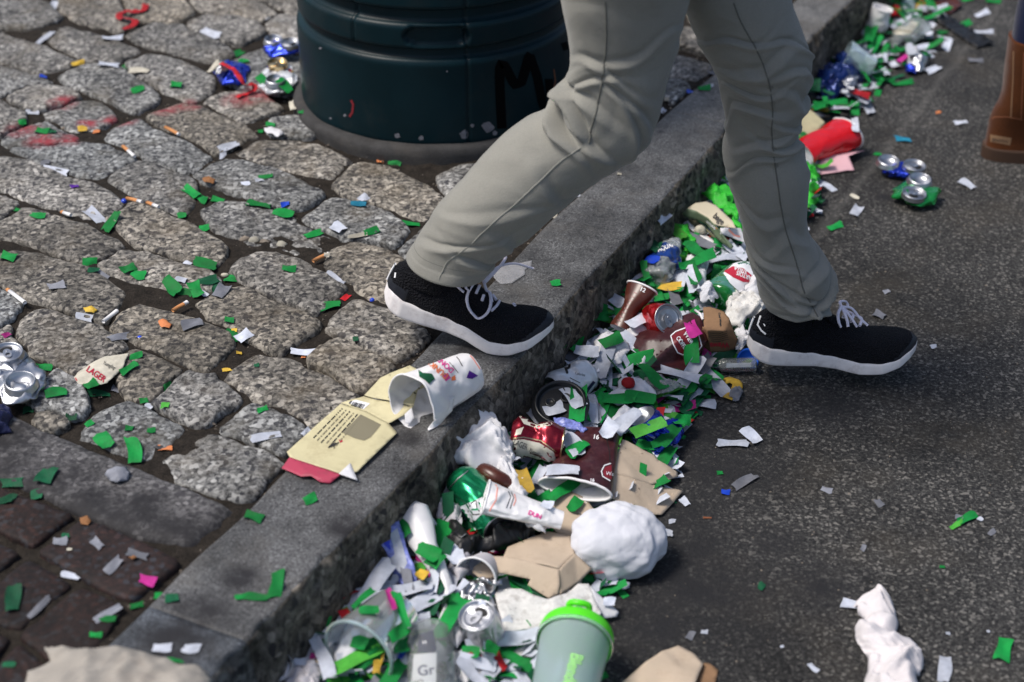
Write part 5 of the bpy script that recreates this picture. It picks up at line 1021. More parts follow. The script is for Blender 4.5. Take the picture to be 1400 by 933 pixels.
# ================================================================ confetti
def heap_z(p):
    d = dist_road(np.array(p)); return float(.058*np.clip(1-d/.27, 0, 1)**.8)
COLN = dict(g='green', l='lime green', d='dark green', w='white', t='translucent grey', p='magenta', r='red', y='yellow', b='blue', c='cream', o='orange', k='cyan', v='violet', n='brown')
MARKS = [(185,25,'the wavy red ribbon'),(375,85,'the crushed cans by the bin'),(60,180,'the red painted setts'),(176,207,'the upright cigarette butt'),(170,279,'the upper blue bead'),(145,508,'the torn beer label'),(192,468,'the lower blue bead'),(25,500,'the crushed silver can at left'),(22,405,'the long white cigarette butt'),(246,419,'the orange cigarette filter'),
 (130,300,'the stubby cigarette end'),(285,248,'the rust leaf'),(345,333,'the mortar crumbs'),(470,570,'the cream carton'),(590,530,'the torn white coffee cup'),(600,410,'the rear shoe'),(520,210,'the foot of the bin'),(160,652,'the grey tissue on the edging stone'),(120,712,'the corner of the edging stone'),(160,905,'the paper bag'),(80,830,'the lower red bricks'),
 (350,830,'the near end of the kerb'),(470,680,'the middle of the kerb'),(800,340,'the kerb behind the rear shoe'),(905,220,'the kerb between the legs'),(1150,470,'the front shoe'),(1235,235,'the trodden cans on the road'),(1370,170,'the brown boot'),(1140,195,'the red party cup'),(1230,60,'the spirit bottle'),(1310,30,'the black cloth strip'),
 (1210,880,'the dirty tissue on the road'),(920,910,'the brown napkin on the road'),(845,740,'the white napkin ball'),(890,650,'the torn card sheet'),(1370,890,'the lower right corner'),(1020,610,'the pair of white strips on the road'),(780,880,'the lime lidded shaker'),(510,860,'the clear cup of scraps'),(655,840,'the open silver can'),(580,750,'the long squashed cup'),(650,690,'the green can'),
 (735,600,'the maroon and cream can'),(805,640,'the flattened maroon cup'),(765,550,'the black cup lid'),(785,515,'the white can'),(905,475,'the large maroon cup'),(870,410,'the pinched brown cup'),(985,450,'the kraft box end'),(1005,500,'the miniature bottle'),(1000,385,'the green bottle'),(910,355,'the water bottle'),(980,310,'the cream food carton'),(880,575,'the upturned can base'),(730,765,'the kraft tray'),(645,610,'the napkin on the kerb face'),(860,525,'the red paper cube')]
LAB = {}; NCON = [0]
dg = None
def drop(x, y, guess):
    """where the thing seen at photo point x,y lies: first surface under it"""
    d = Vector(ray(x, y)).normalized(); ok, loc, n, _, ob, _ = S.ray_cast(DG, CAM, d)
    if not ok: return P(x, y, guess), np.array((0, 0, 1.))
    n = np.array(n); n = -n if n[2] < 0 else n
    return np.array(loc), n
def strip(x, y, L, W, ang, c, lift=.0012, flatten=.35, curl=None, conf=True):
    hp, n = drop(x, y, 0); z = hp[2]
    a = R(ang); ux, uy = math.cos(a), -math.sin(a)
    if abs(L-W) < 1: L += 1
    eu = P(x+ux*L/2, y+uy*L/2, z)-P(x-ux*L/2, y-uy*L/2, z); ew = P(x-uy*W/2, y+ux*W/2, z)-P(x+uy*W/2, y-ux*W/2, z)
    Lw = np.linalg.norm(eu); eu /= Lw; Ww = np.linalg.norm(ew); ew = ew-eu*(ew@eu)*.6; ew /= np.linalg.norm(ew)
    Ww = max(.2*Lw, min(Ww, Lw*1.0, .026)); Lw = min(Lw, .085)
    up = np.array((0, 0, 1.))*(1-flatten)+n*flatten; up /= np.linalg.norm(up)
    eu = eu-up*(eu@up)*flatten*1.2; ew = ew-up*(ew@up)*flatten*1.2
    nu, nv = 9, 4; u_, v_ = np.meshgrid(np.linspace(-.5, .5, nu), np.linspace(-.5, .5, nv), indexing='ij'); u_ = u_.ravel(); v_ = v_.ravel()
    cu = rng.uniform(.2, 1)*(.10 if L > 24 else .08) if curl is None else curl; sk = rng.normal()*.12; ph = rng.uniform(0, 6)
    jag = rng.normal(size=nu*nv)*.03*(np.abs(u_) > .45)
    wv = cu*Lw*(u_*u_*2*rng.choice([1, -.3])+.35*np.sin(u_*7+ph))+Ww*(.22 if curl is None else .08)*rng.uniform(-.5, 1)*v_*v_*3+Ww*.1*np.sin(v_*5+u_*4+ph)
    wid = 1+(rng.random()*.3-.15)*np.sin(u_*5+ph)
    V = hp+np.outer((u_+jag+sk*v_*Ww/Lw)*Lw, eu)+np.outer(v_*Ww*wid+.06*Lw*np.sin(u_*3+ph)*rng.normal()*.6, ew); V = V+np.outer(wv-wv.min(), up)+up*lift
    big = 'long' if L > 40 and W < L*.45 else 'wide' if L*W > 550 else 'short' if L > 17 else 'tiny'
    shp = 'strip' if W < L*.55 else 'scrap'
    mk = min(MARKS, key=lambda m: (m[0]-x)**2+((m[1]-y)*1.3)**2); sd = 'left of' if x < mk[0]-14 else 'right of' if x > mk[0]+14 else ('behind' if y < mk[1] else 'in front of')
    lab = f'{big} {COLN[c]} tissue {shp} {sd} {mk[2]}'
    o = mesh('confetti_strip' if shp == 'strip' else 'confetti_scrap', V, grid(nu, nv), M[c], label=lab, cat='confetti'); LAB.setdefault(lab, []).append(o); NCON[0] += 1
    return o
GROUND = """74,8,12,8,60,w;63,53,32,5,25,w;154,53,32,7,8,w;149,90,34,7,-3,w;172,94,18,10,15,g;190,99,30,9,-5,c;188,124,20,10,8,g;241,118,18,11,0,g;59,106,11,5,0,b;106,87,22,5,20,y;30,168,14,12,10,g;58,180,22,13,-5,g;72,182,12,8,0,d;45,154,22,5,-5,w;113,178,15,10,0,y;132,181,9,9,0,o;289,46,26,8,-20,w;366,27,13,10,0,w;325,75,18,7,15,g;333,85,16,6,0,g;293,92,22,6,35,c;370,172,14,8,0,g;356,181,8,9,0,g;402,145,12,16,80,c;412,154,10,9,0,g;388,118,30,10,-20,g;360,112,20,10,-30,g
62,224,14,10,0,t;79,235,42,9,-12,w;102,256,12,7,10,v;24,288,11,10,0,g;52,296,22,9,-5,g;131,298,34,18,-25,w;155,305,38,11,32,g;261,264,26,11,-35,g;276,273,16,11,-20,g;249,296,14,10,0,g;279,313,17,11,0,g;298,276,20,9,-10,g;354,282,36,10,-5,g;387,293,28,11,-8,g;363,242,22,5,0,g;354,248,12,9,15,w;336,252,14,6,0,w;312,202,32,11,15,w;304,212,16,10,-50,w;429,322,28,9,15,g;490,281,24,7,-10,k;497,272,14,10,30,w;463,313,18,16,-30,w;508,318,25,10,10,g;473,408,14,7,35,r;390,281,14,7,15,b;557,308,38,9,0,g;540,223,20,10,0,g;489,323,30,5,0,c;520,222,10,6,0,o
12,353,24,16,-10,g;122,360,24,12,5,g;128,371,16,9,0,d;140,377,22,8,-35,t;176,369,22,16,20,g;190,376,22,15,-10,g;257,361,32,8,35,w;280,362,34,12,-12,g;236,392,26,18,-40,g;250,400,28,16,-15,g;247,385,18,12,0,w;268,396,18,18,-60,g;285,385,28,20,10,d;297,394,16,12,50,d;276,400,18,7,-30,w;303,400,22,17,40,t;318,381,28,13,5,g;78,392,28,11,5,t;117,436,28,13,-10,w;262,445,32,15,20,t;165,463,42,11,25,t;9,460,13,9,20,p;186,488,20,10,10,g;177,506,30,11,35,g;395,369,22,11,0,g;314,439,15,11,0,g;320,459,20,14,-50,g;321,453,10,8,0,y;334,461,22,14,30,w;418,482,46,11,3,w;415,489,7,4,0,o;351,500,8,7,0,d;327,484,9,5,0,y;310,507,14,5,5,y;450,421,36,12,5,g;487,464,10,6,0,d;460,381,34,8,-25,w;446,349,10,6,0,c
228,530,17,14,30,g;226,556,13,13,0,l;205,555,13,9,-20,w;177,587,13,11,0,g;207,590,13,9,0,g;181,618,38,24,-80,g;143,605,26,24,-55,g;226,614,21,9,3,o;359,561,17,9,20,g;364,599,48,12,6,w;418,592,18,8,45,w;77,539,34,14,5,g;40,562,18,12,0,d;98,570,18,13,0,d;123,581,14,12,20,g;197,549,13,9,10,g;134,540,34,11,8,d;160,532,16,12,60,t;125,527,20,13,25,g;60,504,28,12,5,g
64,653,26,26,60,d;18,661,38,13,0,d;52,677,22,13,0,d;10,685,22,16,0,d;82,742,22,14,0,t;90,734,12,8,0,d;133,745,20,13,-40,t;155,775,34,14,38,t;188,760,32,12,-15,t;202,796,26,16,-10,p;97,788,30,9,-12,w;19,820,40,24,82,d;53,831,46,9,42,t;148,840,48,11,30,t;148,847,25,10,-5,g;187,829,22,9,15,g;131,869,19,9,0,g;235,820,22,13,0,d;217,816,13,11,0,g;222,888,29,14,0,w;262,888,27,15,-3,w;240,905,28,8,0,g;347,709,30,15,-10,g;424,684,21,15,20,g;377,801,42,23,85,g;352,818,34,12,-5,g;332,817,24,10,8,g;12,910,22,9,0,d;95,752,8,4,0,c
760,389,16,12,0,g;847,239,7,5,0,c;871,205,11,9,0,g;963,122,20,11,0,g;970,119,12,8,0,w;944,127,12,9,0,b;973,99,20,10,0,t;785,267,18,10,10,w;756,295,12,13,80,c;912,136,10,6,0,c;905,153,10,7,30,w
1002,609,46,12,4,w;1026,598,30,17,-50,w;1018,660,38,13,30,t;992,674,13,9,0,b;984,648,10,6,0,g;936,687,15,11,-50,w;919,714,10,8,0,w;912,731,18,12,-10,w;967,709,13,3,0,n;1041,803,12,11,60,d;944,870,14,12,60,t;963,865,11,7,0,w;1112,914,18,8,-45,w;1130,671,17,9,-20,t;1202,689,14,10,-50,t;1322,710,30,13,25,g;1308,718,22,9,40,l;1340,711,8,7,-40,w;1311,708,12,7,0,t;1356,729,12,8,40,t;1180,750,10,8,60,t;1372,890,34,27,75,g;1290,917,40,22,85,w;1165,829,34,15,-8,w;1296,867,7,5,0,w;1351,864,5,4,0,w;1288,776,8,5,0,g;1069,885,6,4,0,w
1322,254,26,9,-28,w;1142,311,23,9,22,g;1171,290,16,14,60,w;1234,192,24,8,-5,k;1313,169,18,6,12,w;1283,155,8,6,0,o;1200,212,9,7,-20,g;1170,172,14,13,80,w;1195,117,15,13,70,w;1234,115,32,10,12,g;1343,20,22,7,25,w;1319,34,21,9,18,g;1345,45,27,8,5,w;1358,3,24,6,0,g;1323,0,18,6,0,g;1295,62,24,4,70,w;1334,84,22,8,0,t;1275,97,22,11,22,w;1168,270,14,5,-30,c;1202,432,18,12,-20,t;1276,475,10,6,0,w;1212,400,10,6,20,t;1290,55,18,8,0,w;1288,46,14,6,10,g;1230,3,20,8,10,l;1256,8,18,9,20,y;1272,6,22,10,-60,g;1285,14,30,7,12,w;1262,13,30,7,-12,w""".replace('\n', ';')
PILE = """871,494,46,15,10,g;866,488,20,22,20,g;890,518,38,15,-45,g;944,476,38,15,-65,g;966,511,44,16,-32,g;975,524,44,14,-45,w;943,509,36,15,60,w;931,521,44,10,3,g;936,539,26,15,50,g;945,533,26,18,-20,w;919,546,26,12,-5,w;915,537,36,11,10,t;847,548,42,15,-5,g;874,545,40,12,-5,g;820,563,40,22,65,g;811,455,42,15,45,w;803,483,32,26,-10,w;825,494,38,19,75,w;835,467,26,20,20,g;862,473,38,20,-30,w;787,476,28,10,65,g;773,477,12,16,0,g;776,491,26,13,-25,t;821,527,26,24,80,d;790,557,40,22,85,g;783,545,30,16,-50,w;758,562,24,14,20,w;889,585,48,16,18,l;850,581,48,19,35,w;833,590,24,18,60,w;910,600,36,22,55,g;930,576,27,13,5,g;877,599,34,18,-5,w;930,561,40,11,8,p;962,555,28,11,5,w;946,452,18,20,-50,p;966,485,28,12,78,p;877,440,36,13,25,w;844,414,15,13,-30,w;823,437,17,14,10,g
929,320,24,22,-40,l;952,362,52,17,20,g;950,377,36,17,-70,g;950,345,40,22,-50,g;950,389,34,22,-70,w;936,395,30,22,-25,w;989,338,28,18,-20,g;1000,350,32,22,10,w;897,340,14,12,40,d;893,357,14,9,-35,b;886,374,26,9,80,g;917,393,28,8,-8,y;905,300,20,8,40,w;966,372,30,12,35,t;920,405,26,14,-50,t;938,412,26,8,40,g;930,408,34,7,-50,g
790,618,26,13,48,g;783,612,32,18,-60,w;770,648,42,11,-8,w;770,673,46,11,32,g;722,676,38,13,-58,g;718,660,26,14,-70,y;712,650,15,14,0,g;745,684,20,12,25,g;748,693,14,10,-20,w;737,653,22,10,60,w;700,630,16,14,40,w;551,719,26,15,-70,g;588,757,28,22,-30,g;596,766,22,16,40,g;595,787,44,13,85,w;617,823,18,17,30,g;622,762,22,20,-60,w;700,921,38,22,5,g;680,903,30,11,-35,r;652,906,52,13,-12,w;640,925,44,16,-40,w;645,893,24,12,-10,g;668,890,24,13,-10,g;648,896,15,8,20,r;835,800,20,14,-10,w;832,826,14,14,0,w;786,693,18,12,50,g;628,808,30,10,40,w;620,790,26,20,60,g;600,800,22,12,-60,d;500,822,34,11,45,g;476,820,30,11,40,r;545,838,44,12,-68,g;534,822,28,6,-70,p;541,868,30,14,40,g;545,885,26,14,20,g;505,838,26,10,0,g;512,882,26,14,10,g;500,905,40,15,30,g;492,880,20,14,-10,g;517,910,26,10,75,y;550,895,14,10,60,b;437,882,18,14,30,g;430,900,12,10,0,p;442,903,16,12,60,y;456,862,14,9,50,y;512,792,22,9,-20,w;470,840,14,8,20,r;900,663,30,9,15,g;912,625,26,16,60,g;888,610,30,18,-15,g;660,825,10,8,0,w;530,775,40,12,70,t;560,800,40,12,-75,t;575,790,20,12,60,y;585,830,26,16,-20,d
1135,145,40,11,12,g;1120,152,22,10,0,y;1148,150,26,9,-10,w;1178,140,18,8,30,w;1185,148,22,9,-60,w;1175,131,26,9,-10,r;1190,50,30,12,60,g;1196,62,22,16,50,g;1186,68,28,11,60,w;1216,78,34,11,10,w;1230,72,24,10,12,g;1246,70,24,13,-60,w;1258,68,18,10,0,w;1196,103,26,11,-35,g;1204,106,22,13,20,w;1213,111,18,8,0,g;1222,30,20,10,20,g;1268,48,24,8,-30,w;1262,54,24,6,5,w;1184,40,16,9,80,w;1175,62,18,8,40,g;1180,56,20,9,-30,w""".replace('\n', ';')
bpy.context.view_layer.update(); DG = bpy.context.evaluated_depsgraph_get()
# stuff bed of trodden confetti under everything
arrn = arr_s
FLAT1 = [(826,575),(915,612),(960,668),(912,725),(815,715),(818,640)]; FLAT2 = [(640,735),(760,715),(815,745),(815,800),(750,825),(640,800)]
def bed():
    V = []; F = []; mi = []; mats = [M[c] for c in 'gwdlptr']; k = 0; tries = 0
    A = [P(*q, 0)[:2] for q in [(395,960),(408,893),(455,843),(500,800),(560,745),(610,690),(640,655),(690,600),(735,545),(760,510),(800,465),(840,410),(885,355),(925,300),(960,262),(1010,262),(1030,330),(1040,400),(1010,480),(985,510),(950,548),(940,575),(925,610),(905,640),(885,700),(870,740),(840,800),(800,860),(790,960)]]
    B = [P(*q, 0)[:2] for q in [(1070,165),(1105,120),(1150,70),(1185,30),(1215,-10),(1290,-20),(1285,20),(1280,60),(1255,90),(1215,120),(1180,152),(1130,160),(1100,180)]]
    C_ = [P(*q, 0)[:2] for q in [(1000,260),(1060,180),(1105,170),(1125,235),(1110,300),(1060,320)]]
    allA = [(A, 1900), (B, 170), (C_, 130)]
    for pl, cnt in allA:
        pl = np.array(pl); lo, hi = pl.min(0), pl.max(0); n = 0
        while n < cnt:
            c = rng.uniform(lo, hi)
            if not inpoly(c, pl): continue
            d = dist_road(np.array([*c, 0]))
            if d < .004: continue
            z = .004+rng.random()**1.4*heap_z(c)*(.8 if not inpoly(px((*c, .03)), FLAT1) and not inpoly(px((*c, .03)), FLAT2) else .05); a = rng.uniform(0, 6.28); e = np.array((math.cos(a), math.sin(a), rng.normal()*.14)); g = np.array((-math.sin(a), math.cos(a), rng.normal()*.22))
            L, W = rng.uniform(.03, .095), rng.uniform(.010, .020); u_ = np.repeat(np.linspace(-.5, .5, 5), 2); v_ = np.tile((-.5, .5), 5); cu = rng.normal()*.22
            W_ = np.array((*c, z))+np.outer(u_*L, e)+np.outer(v_*W, g); W_[:, 2] += cu*L*u_*u_*3+abs(rng.normal())*.002*np.sin(u_*6); W_[:, 2] = np.maximum(W_[:, 2], .0012)
            V.append(W_); F += [(k+2*i, k+2*i+1, k+2*i+3, k+2*i+2) for i in range(4)]; mi += [int(rng.choice(7, p=[.30, .40, .16, .09, .02, .015, .015]))]*4; k += 10; n += 1
    mesh('trodden_confetti', np.concatenate(V), F, mats, mi=mi, kind='stuff', label='trodden bed of green and white tissue confetti filling the gutter', cat='confetti', base=np.zeros(3))
bed()
def parse(s):
    for q in s.split(';'):
        a = q.split(','); yield (*map(float, a[:5]), a[5].strip())
DGn = 0
for x, y, L, W, a, c in parse(GROUND): strip(x, y, L*.88, W*.78, a, c, lift=.0006, flatten=.6, curl=rng.uniform(.01, .06))  # lower-left scraps use darker colours to paint that corner's shade
bpy.context.view_layer.update(); DG = bpy.context.evaluated_depsgraph_get()
for x, y, L, W, a, c in parse(PILE): strip(x, y, L*1.08, W*1.12, a, c, lift=.002, flatten=.6)
# loose top layer of the heap
TOP = [(400,930),(440,880),(480,830),(520,790),(560,745),(610,700),(660,640),(720,570),(760,520),(800,470),(840,420),(885,360),(930,300),(965,268),(1010,268),(1030,330),(1036,395),(1000,470),(960,540),(930,590),(905,625),(880,660),(835,700),(800,800),(750,900),(700,930)]
n = 0
for _ in range(1200):
    if n >= 62: break
    x, y = rng.uniform(395, 1035), rng.uniform(262, 925)
    if not inpoly((x, y), TOP): continue
    d = Vector(ray(x, y)).normalized(); ok, loc, nn, _, ob, _ = S.ray_cast(DG, CAM, d)
    if not ok or not ob or ob.name.split('.')[0] not in ('trodden_confetti', 'road'): continue
    sc = 1.0+(y-450)/1400; c = str(rng.choice(list('gwtdl'), p=[.34, .44, .08, .09, .05])); strip(x, y, rng.uniform(28, 68)*sc, rng.uniform(12, 20)*sc, rng.uniform(0, 180), c, lift=.003, flatten=.35); n += 1
cp = 0
print('confetti objects', NCON[0])
NW = {2: ('nearer', 'farther'), 3: ('nearest', 'middle', 'farthest'), 4: ('nearest', 'second nearest', 'second farthest', 'farthest')}; NN = {2: 'two', 3: 'three', 4: 'four'}
for lab, os_ in LAB.items():
    k = len(os_)
    if 1 < k <= 4:
        for o, q in zip(sorted(os_, key=lambda o: WL[o][1]), NW[k]):
            s_ = f'{q} of {NN[k]} {lab}'
            if len(s_.split()) > 16: s_ = s_.replace(' tissue', '')
            o['label'] = s_
    elif k > 4:
        for o in os_: o['group'] = lab+', several alike'

# ================================================================ the walking person
YR, YF2 = 2.185, 2.305
def leg(rows, Y, seed, knee, n=132, m=360, dep=.92, wr=None):
    L_ = np.array([PY(a[0], a[1], Y) for a, b in rows]); R_ = np.array([PY(b[0], b[1], Y) for a, b in rows])
    C = (L_+R_)/2; H = (R_-L_)/2; Q = catmull(np.hstack([C, H]), m); C, H = Q[:, :3], Q[:, 3:6]
    s = np.r_[0, np.cumsum(np.linalg.norm(np.diff(C, axis=0), axis=1))]; T = np.gradient(C, axis=0); T /= np.linalg.norm(T, axis=1)[:, None]
    th = np.linspace(0, 2*math.pi, n, endpoint=False); V = np.zeros((m, n, 3)); N_ = np.zeros((m, n, 3))
    for i in range(m):
        w_ = np.linalg.norm(H[i]); x = H[i]/w_; y = np.cross(T[i], x); y /= np.linalg.norm(y); y = y if y[1] < 0 else -y      # y faces the camera side
        k = w_*(dep if i > 30 else dep)
        V[i] = C[i]+w_*.985*np.cos(th)[:, None]*x+k*np.sin(th)[:, None]*y; N_[i] = np.cos(th)[:, None]*x+np.sin(th)[:, None]*y
    return V.reshape(-1, 3), N_.reshape(-1, 3), np.repeat(s, n), np.tile(th, m), C, s, grid(m, n, False, True)
def wrinkle(V, N_, s, th, folds, seed, hem=.0):
    d = np.zeros(len(V))
    wx = s+.012*sn(V, 9, seed)
    for (s0, t0, wdt, lt, sl, a) in folds:          # arc length, angle, width, angular reach, slope, amplitude
        dt = (th-t0+math.pi) % (2*math.pi)-math.pi; u_ = (wx-s0-sl*dt-.006*np.sin(dt*3+s0*90))/wdt
        p = np.exp(-np.abs(u_)**1.25*1.3)-.75*np.exp(-((u_-1.15)/.6)**2); d += 1.75*a*p*np.exp(-(dt/lt)**2)
    A = np.stack([wx*30, np.cos(th)*.9, np.sin(th)*.9], 1)
    d += .0016*fbm(A, .16, seed, 3)+.0022*sn(V, 6, seed+3)
    d += .0026*crease(np.stack([wx, .045*np.cos(th),   .045*np.sin(th)], 1), 9, seed+1)*sm(.0, .02, s)
    e = s < .012
    d += np.where(s < .016, .0012, 0)+.0014*np.sin(th*3+seed)*np.exp(-s/.03)
    return V+N_*d[:, None]
REAR = [((554,352),(671,370)),((562,336),(682,352)),((580,312),(702,335)),((604,280),(735,307)),((630,253),(765,282)),((657,229),(795,258)),((690,196),(824,238)),((717,174),(852,220)),((740,158),(882,196)),((756,142),(899,170)),((764,124),(907,142)),((772,100),(912,112)),((775,75),(920,74)),((771,40),(932,36)),((763,0),(944,0)),((752,-60),(960,-52)),((745,-130),(985,-115)),((760,-200),(1020,-180))]
FRONT = [((1043,414),(1138,416)),((1036,398),(1137,399)),((1030,372),(1136,374)),((1022,345),(1122,345)),((1014,316),(1110,318)),((1004,280),(1105,282)),((997,240),(1103,240)),((991,195),(1098,199)),((988,160),(1096,164)),((985,128),(1099,131)),((981,100),(1103,99)),((966,72),(1104,67)),((950,42),(1096,34)),((935,8),(1083,0)),((915,-40),(1068,-50)),((890,-100),(1050,-110)),((872,-170),(1030,-180))]
pl = PY(700, 478, YR)
person = thing('person', 'person in grey green trousers and black and white running shoes stepping off the kerb', 'person', (.28, (YR+YF2)/2, 0))
Vr, Nr, sr, tr_, Cr, scr, Fr = leg(REAR, YR, 1, 0); Vf, Nf, sf, tf, Cf, scf, Ff = leg(FRONT, YF2, 2, 0)
def s_at(C, sc, x, y, Y): return sc[np.argmin(((C-PY(x, y, Y))**2).sum(1))]
h = math.pi/2
kr = s_at(Cr, scr, 833, 160, YR); kf = s_at(Cf, scf, 1045, 140, YF2)
foldr = [(kr-.012,2.6,.012,.9,.03,.008),(kr+.010,2.4,.010,1.0,.045,.009),(kr+.030,2.7,.009,.9,.02,.007),(kr+.05,2.5,.010,.8,-.02,.005),(kr-.03,2.2,.010,.8,.05,.006),(kr+.02,1.2,.012,.7,.05,.004),(kr-.005,1.0,.010,.6,.06,.004),(kr+.075,1.9,.012,.9,.03,.0035),(kr+.11,1.5,.014,1.,-.03,.003),
         (.03,1.2,.012,.8,.03,.004),(.055,2.1,.012,.8,-.05,.0035),(.09,1.0,.014,.7,.05,.003),(.14,1.9,.016,.8,-.03,.0025),(.2,1.3,.018,.8,.04,.0025)]
foldf = [(kf-.09+.021*i, (.5 if i % 2 else 1.9)+.25*math.sin(i*2.1), .0072+.002*(i % 3), .95, (.022 if i % 2 else -.02), .0042+.0012*math.sin(i*1.7)) for i in range(11)]
foldf += [(.020,1.4,.009,1.2,.03,.008),(.042,.8,.008,1.,-.04,.0085),(.060,2.0,.009,.9,.04,.0075),(.052,1.5,.006,.6,.03,.005),(.085,.6,.011,.9,-.03,.005),(.11,2.2,.012,.8,.03,.0035),(.15,1.2,.014,.8,-.02,.003),(.19,2.,.016,.8,.03,.003)]
Vr = wrinkle(Vr, Nr, sr, tr_, foldr, 3); Vf = wrinkle(Vf, Nf, sf, tf, foldf, 8)
# seat and waist close the two legs above the picture
pc = PY(905, -190, (YR+YF2)/2); rows = []
for dz, rx, ry in ((-.10,.02,.03),(-.07,.13,.13),(-.03,.155,.15),(.03,.165,.155),(.09,.16,.145),(.15,.15,.13),(.2,.145,.125)):
    a = np.linspace(0, 2*math.pi, 64, endpoint=False); rows.append(np.stack([pc[0]+.015+rx*np.cos(a), pc[1]+ry*np.sin(a), np.full(64, pc[2]+dz)], 1))
Vp = np.concatenate(rows); Fp = grid(len(rows), 64, False, True)+[tuple(range(6*64, 7*64))]
V, F = join([(Vr, Fr), (Vf, Ff), (Vp, Fp)]); trousers = mesh('trousers', V, F, M['denim'], person, solid=.0012)
# body: shins and ankles inside the cloth
body_parts = []
for C, k0 in ((Cr, 0), (Cf, 0)):
    idx = np.linspace(6, len(C)-1, 40).astype(int); w_ = np.interp(np.linspace(0, 1, 40), [0, .15, .35, .5, .7, 1], [.032, .038, .048, .05, .06, .075]); body_parts.append(tube(C[idx], w_, 20))
V, F = join(body_parts); mesh('body', V, F, M['skin'], person)
def seam(pts, r_, m):
    w_ = [hit([trousers], *p) for p in pts]; w_ = [a[0]+a[1]*r_*.9 for a in w_ if a]
    if len(w_) > 3: V, F = tube(catmull(w_, 160), r_, 8, flat=1); mesh('seam', V, F, m, trousers)
def dense(pts, n=40):
    return catmull([(x, y, 0) for x, y in pts], n)[:, :2]
sr1 = [(828,2),(829,30),(829,60),(826,90),(821,125),(813,160),(804,196)]; sr2 = [(800,200),(785,208),(765,222),(742,244),(722,263),(700,283),(680,300),(660,318),(640,338),(622,350),(612,358),(606,370),(597,388)]
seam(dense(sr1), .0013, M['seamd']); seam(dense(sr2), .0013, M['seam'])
sf1 = [(1003,4),(1012,28),(1024,50),(1037,74),(1046,96),(1053,122),(1056,150),(1055,180),(1058,215),(1063,250),(1068,285),(1074,315),(1084,345),(1092,372),(1098,395),(1108,415),(1118,434)]
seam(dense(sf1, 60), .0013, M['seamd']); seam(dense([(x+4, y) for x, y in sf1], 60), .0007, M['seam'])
for rowset, off in ((Vr, 0), (Vf, 0)):              # double stitched hems
    ring = rowset.reshape(360, 132, 3); cc = ring[4].mean(0); st = ring[15]+(ring[15]-ring[15].mean(0))*.012; V, F = tube(st, .0007, 5, closed=True); mesh('hem_stitch', V, F, M['seamd'], trousers)
    ed = ring[0]; V, F = tube(ed, .0013, 6, closed=True); mesh('hem', V, F, M['denim'], trousers)

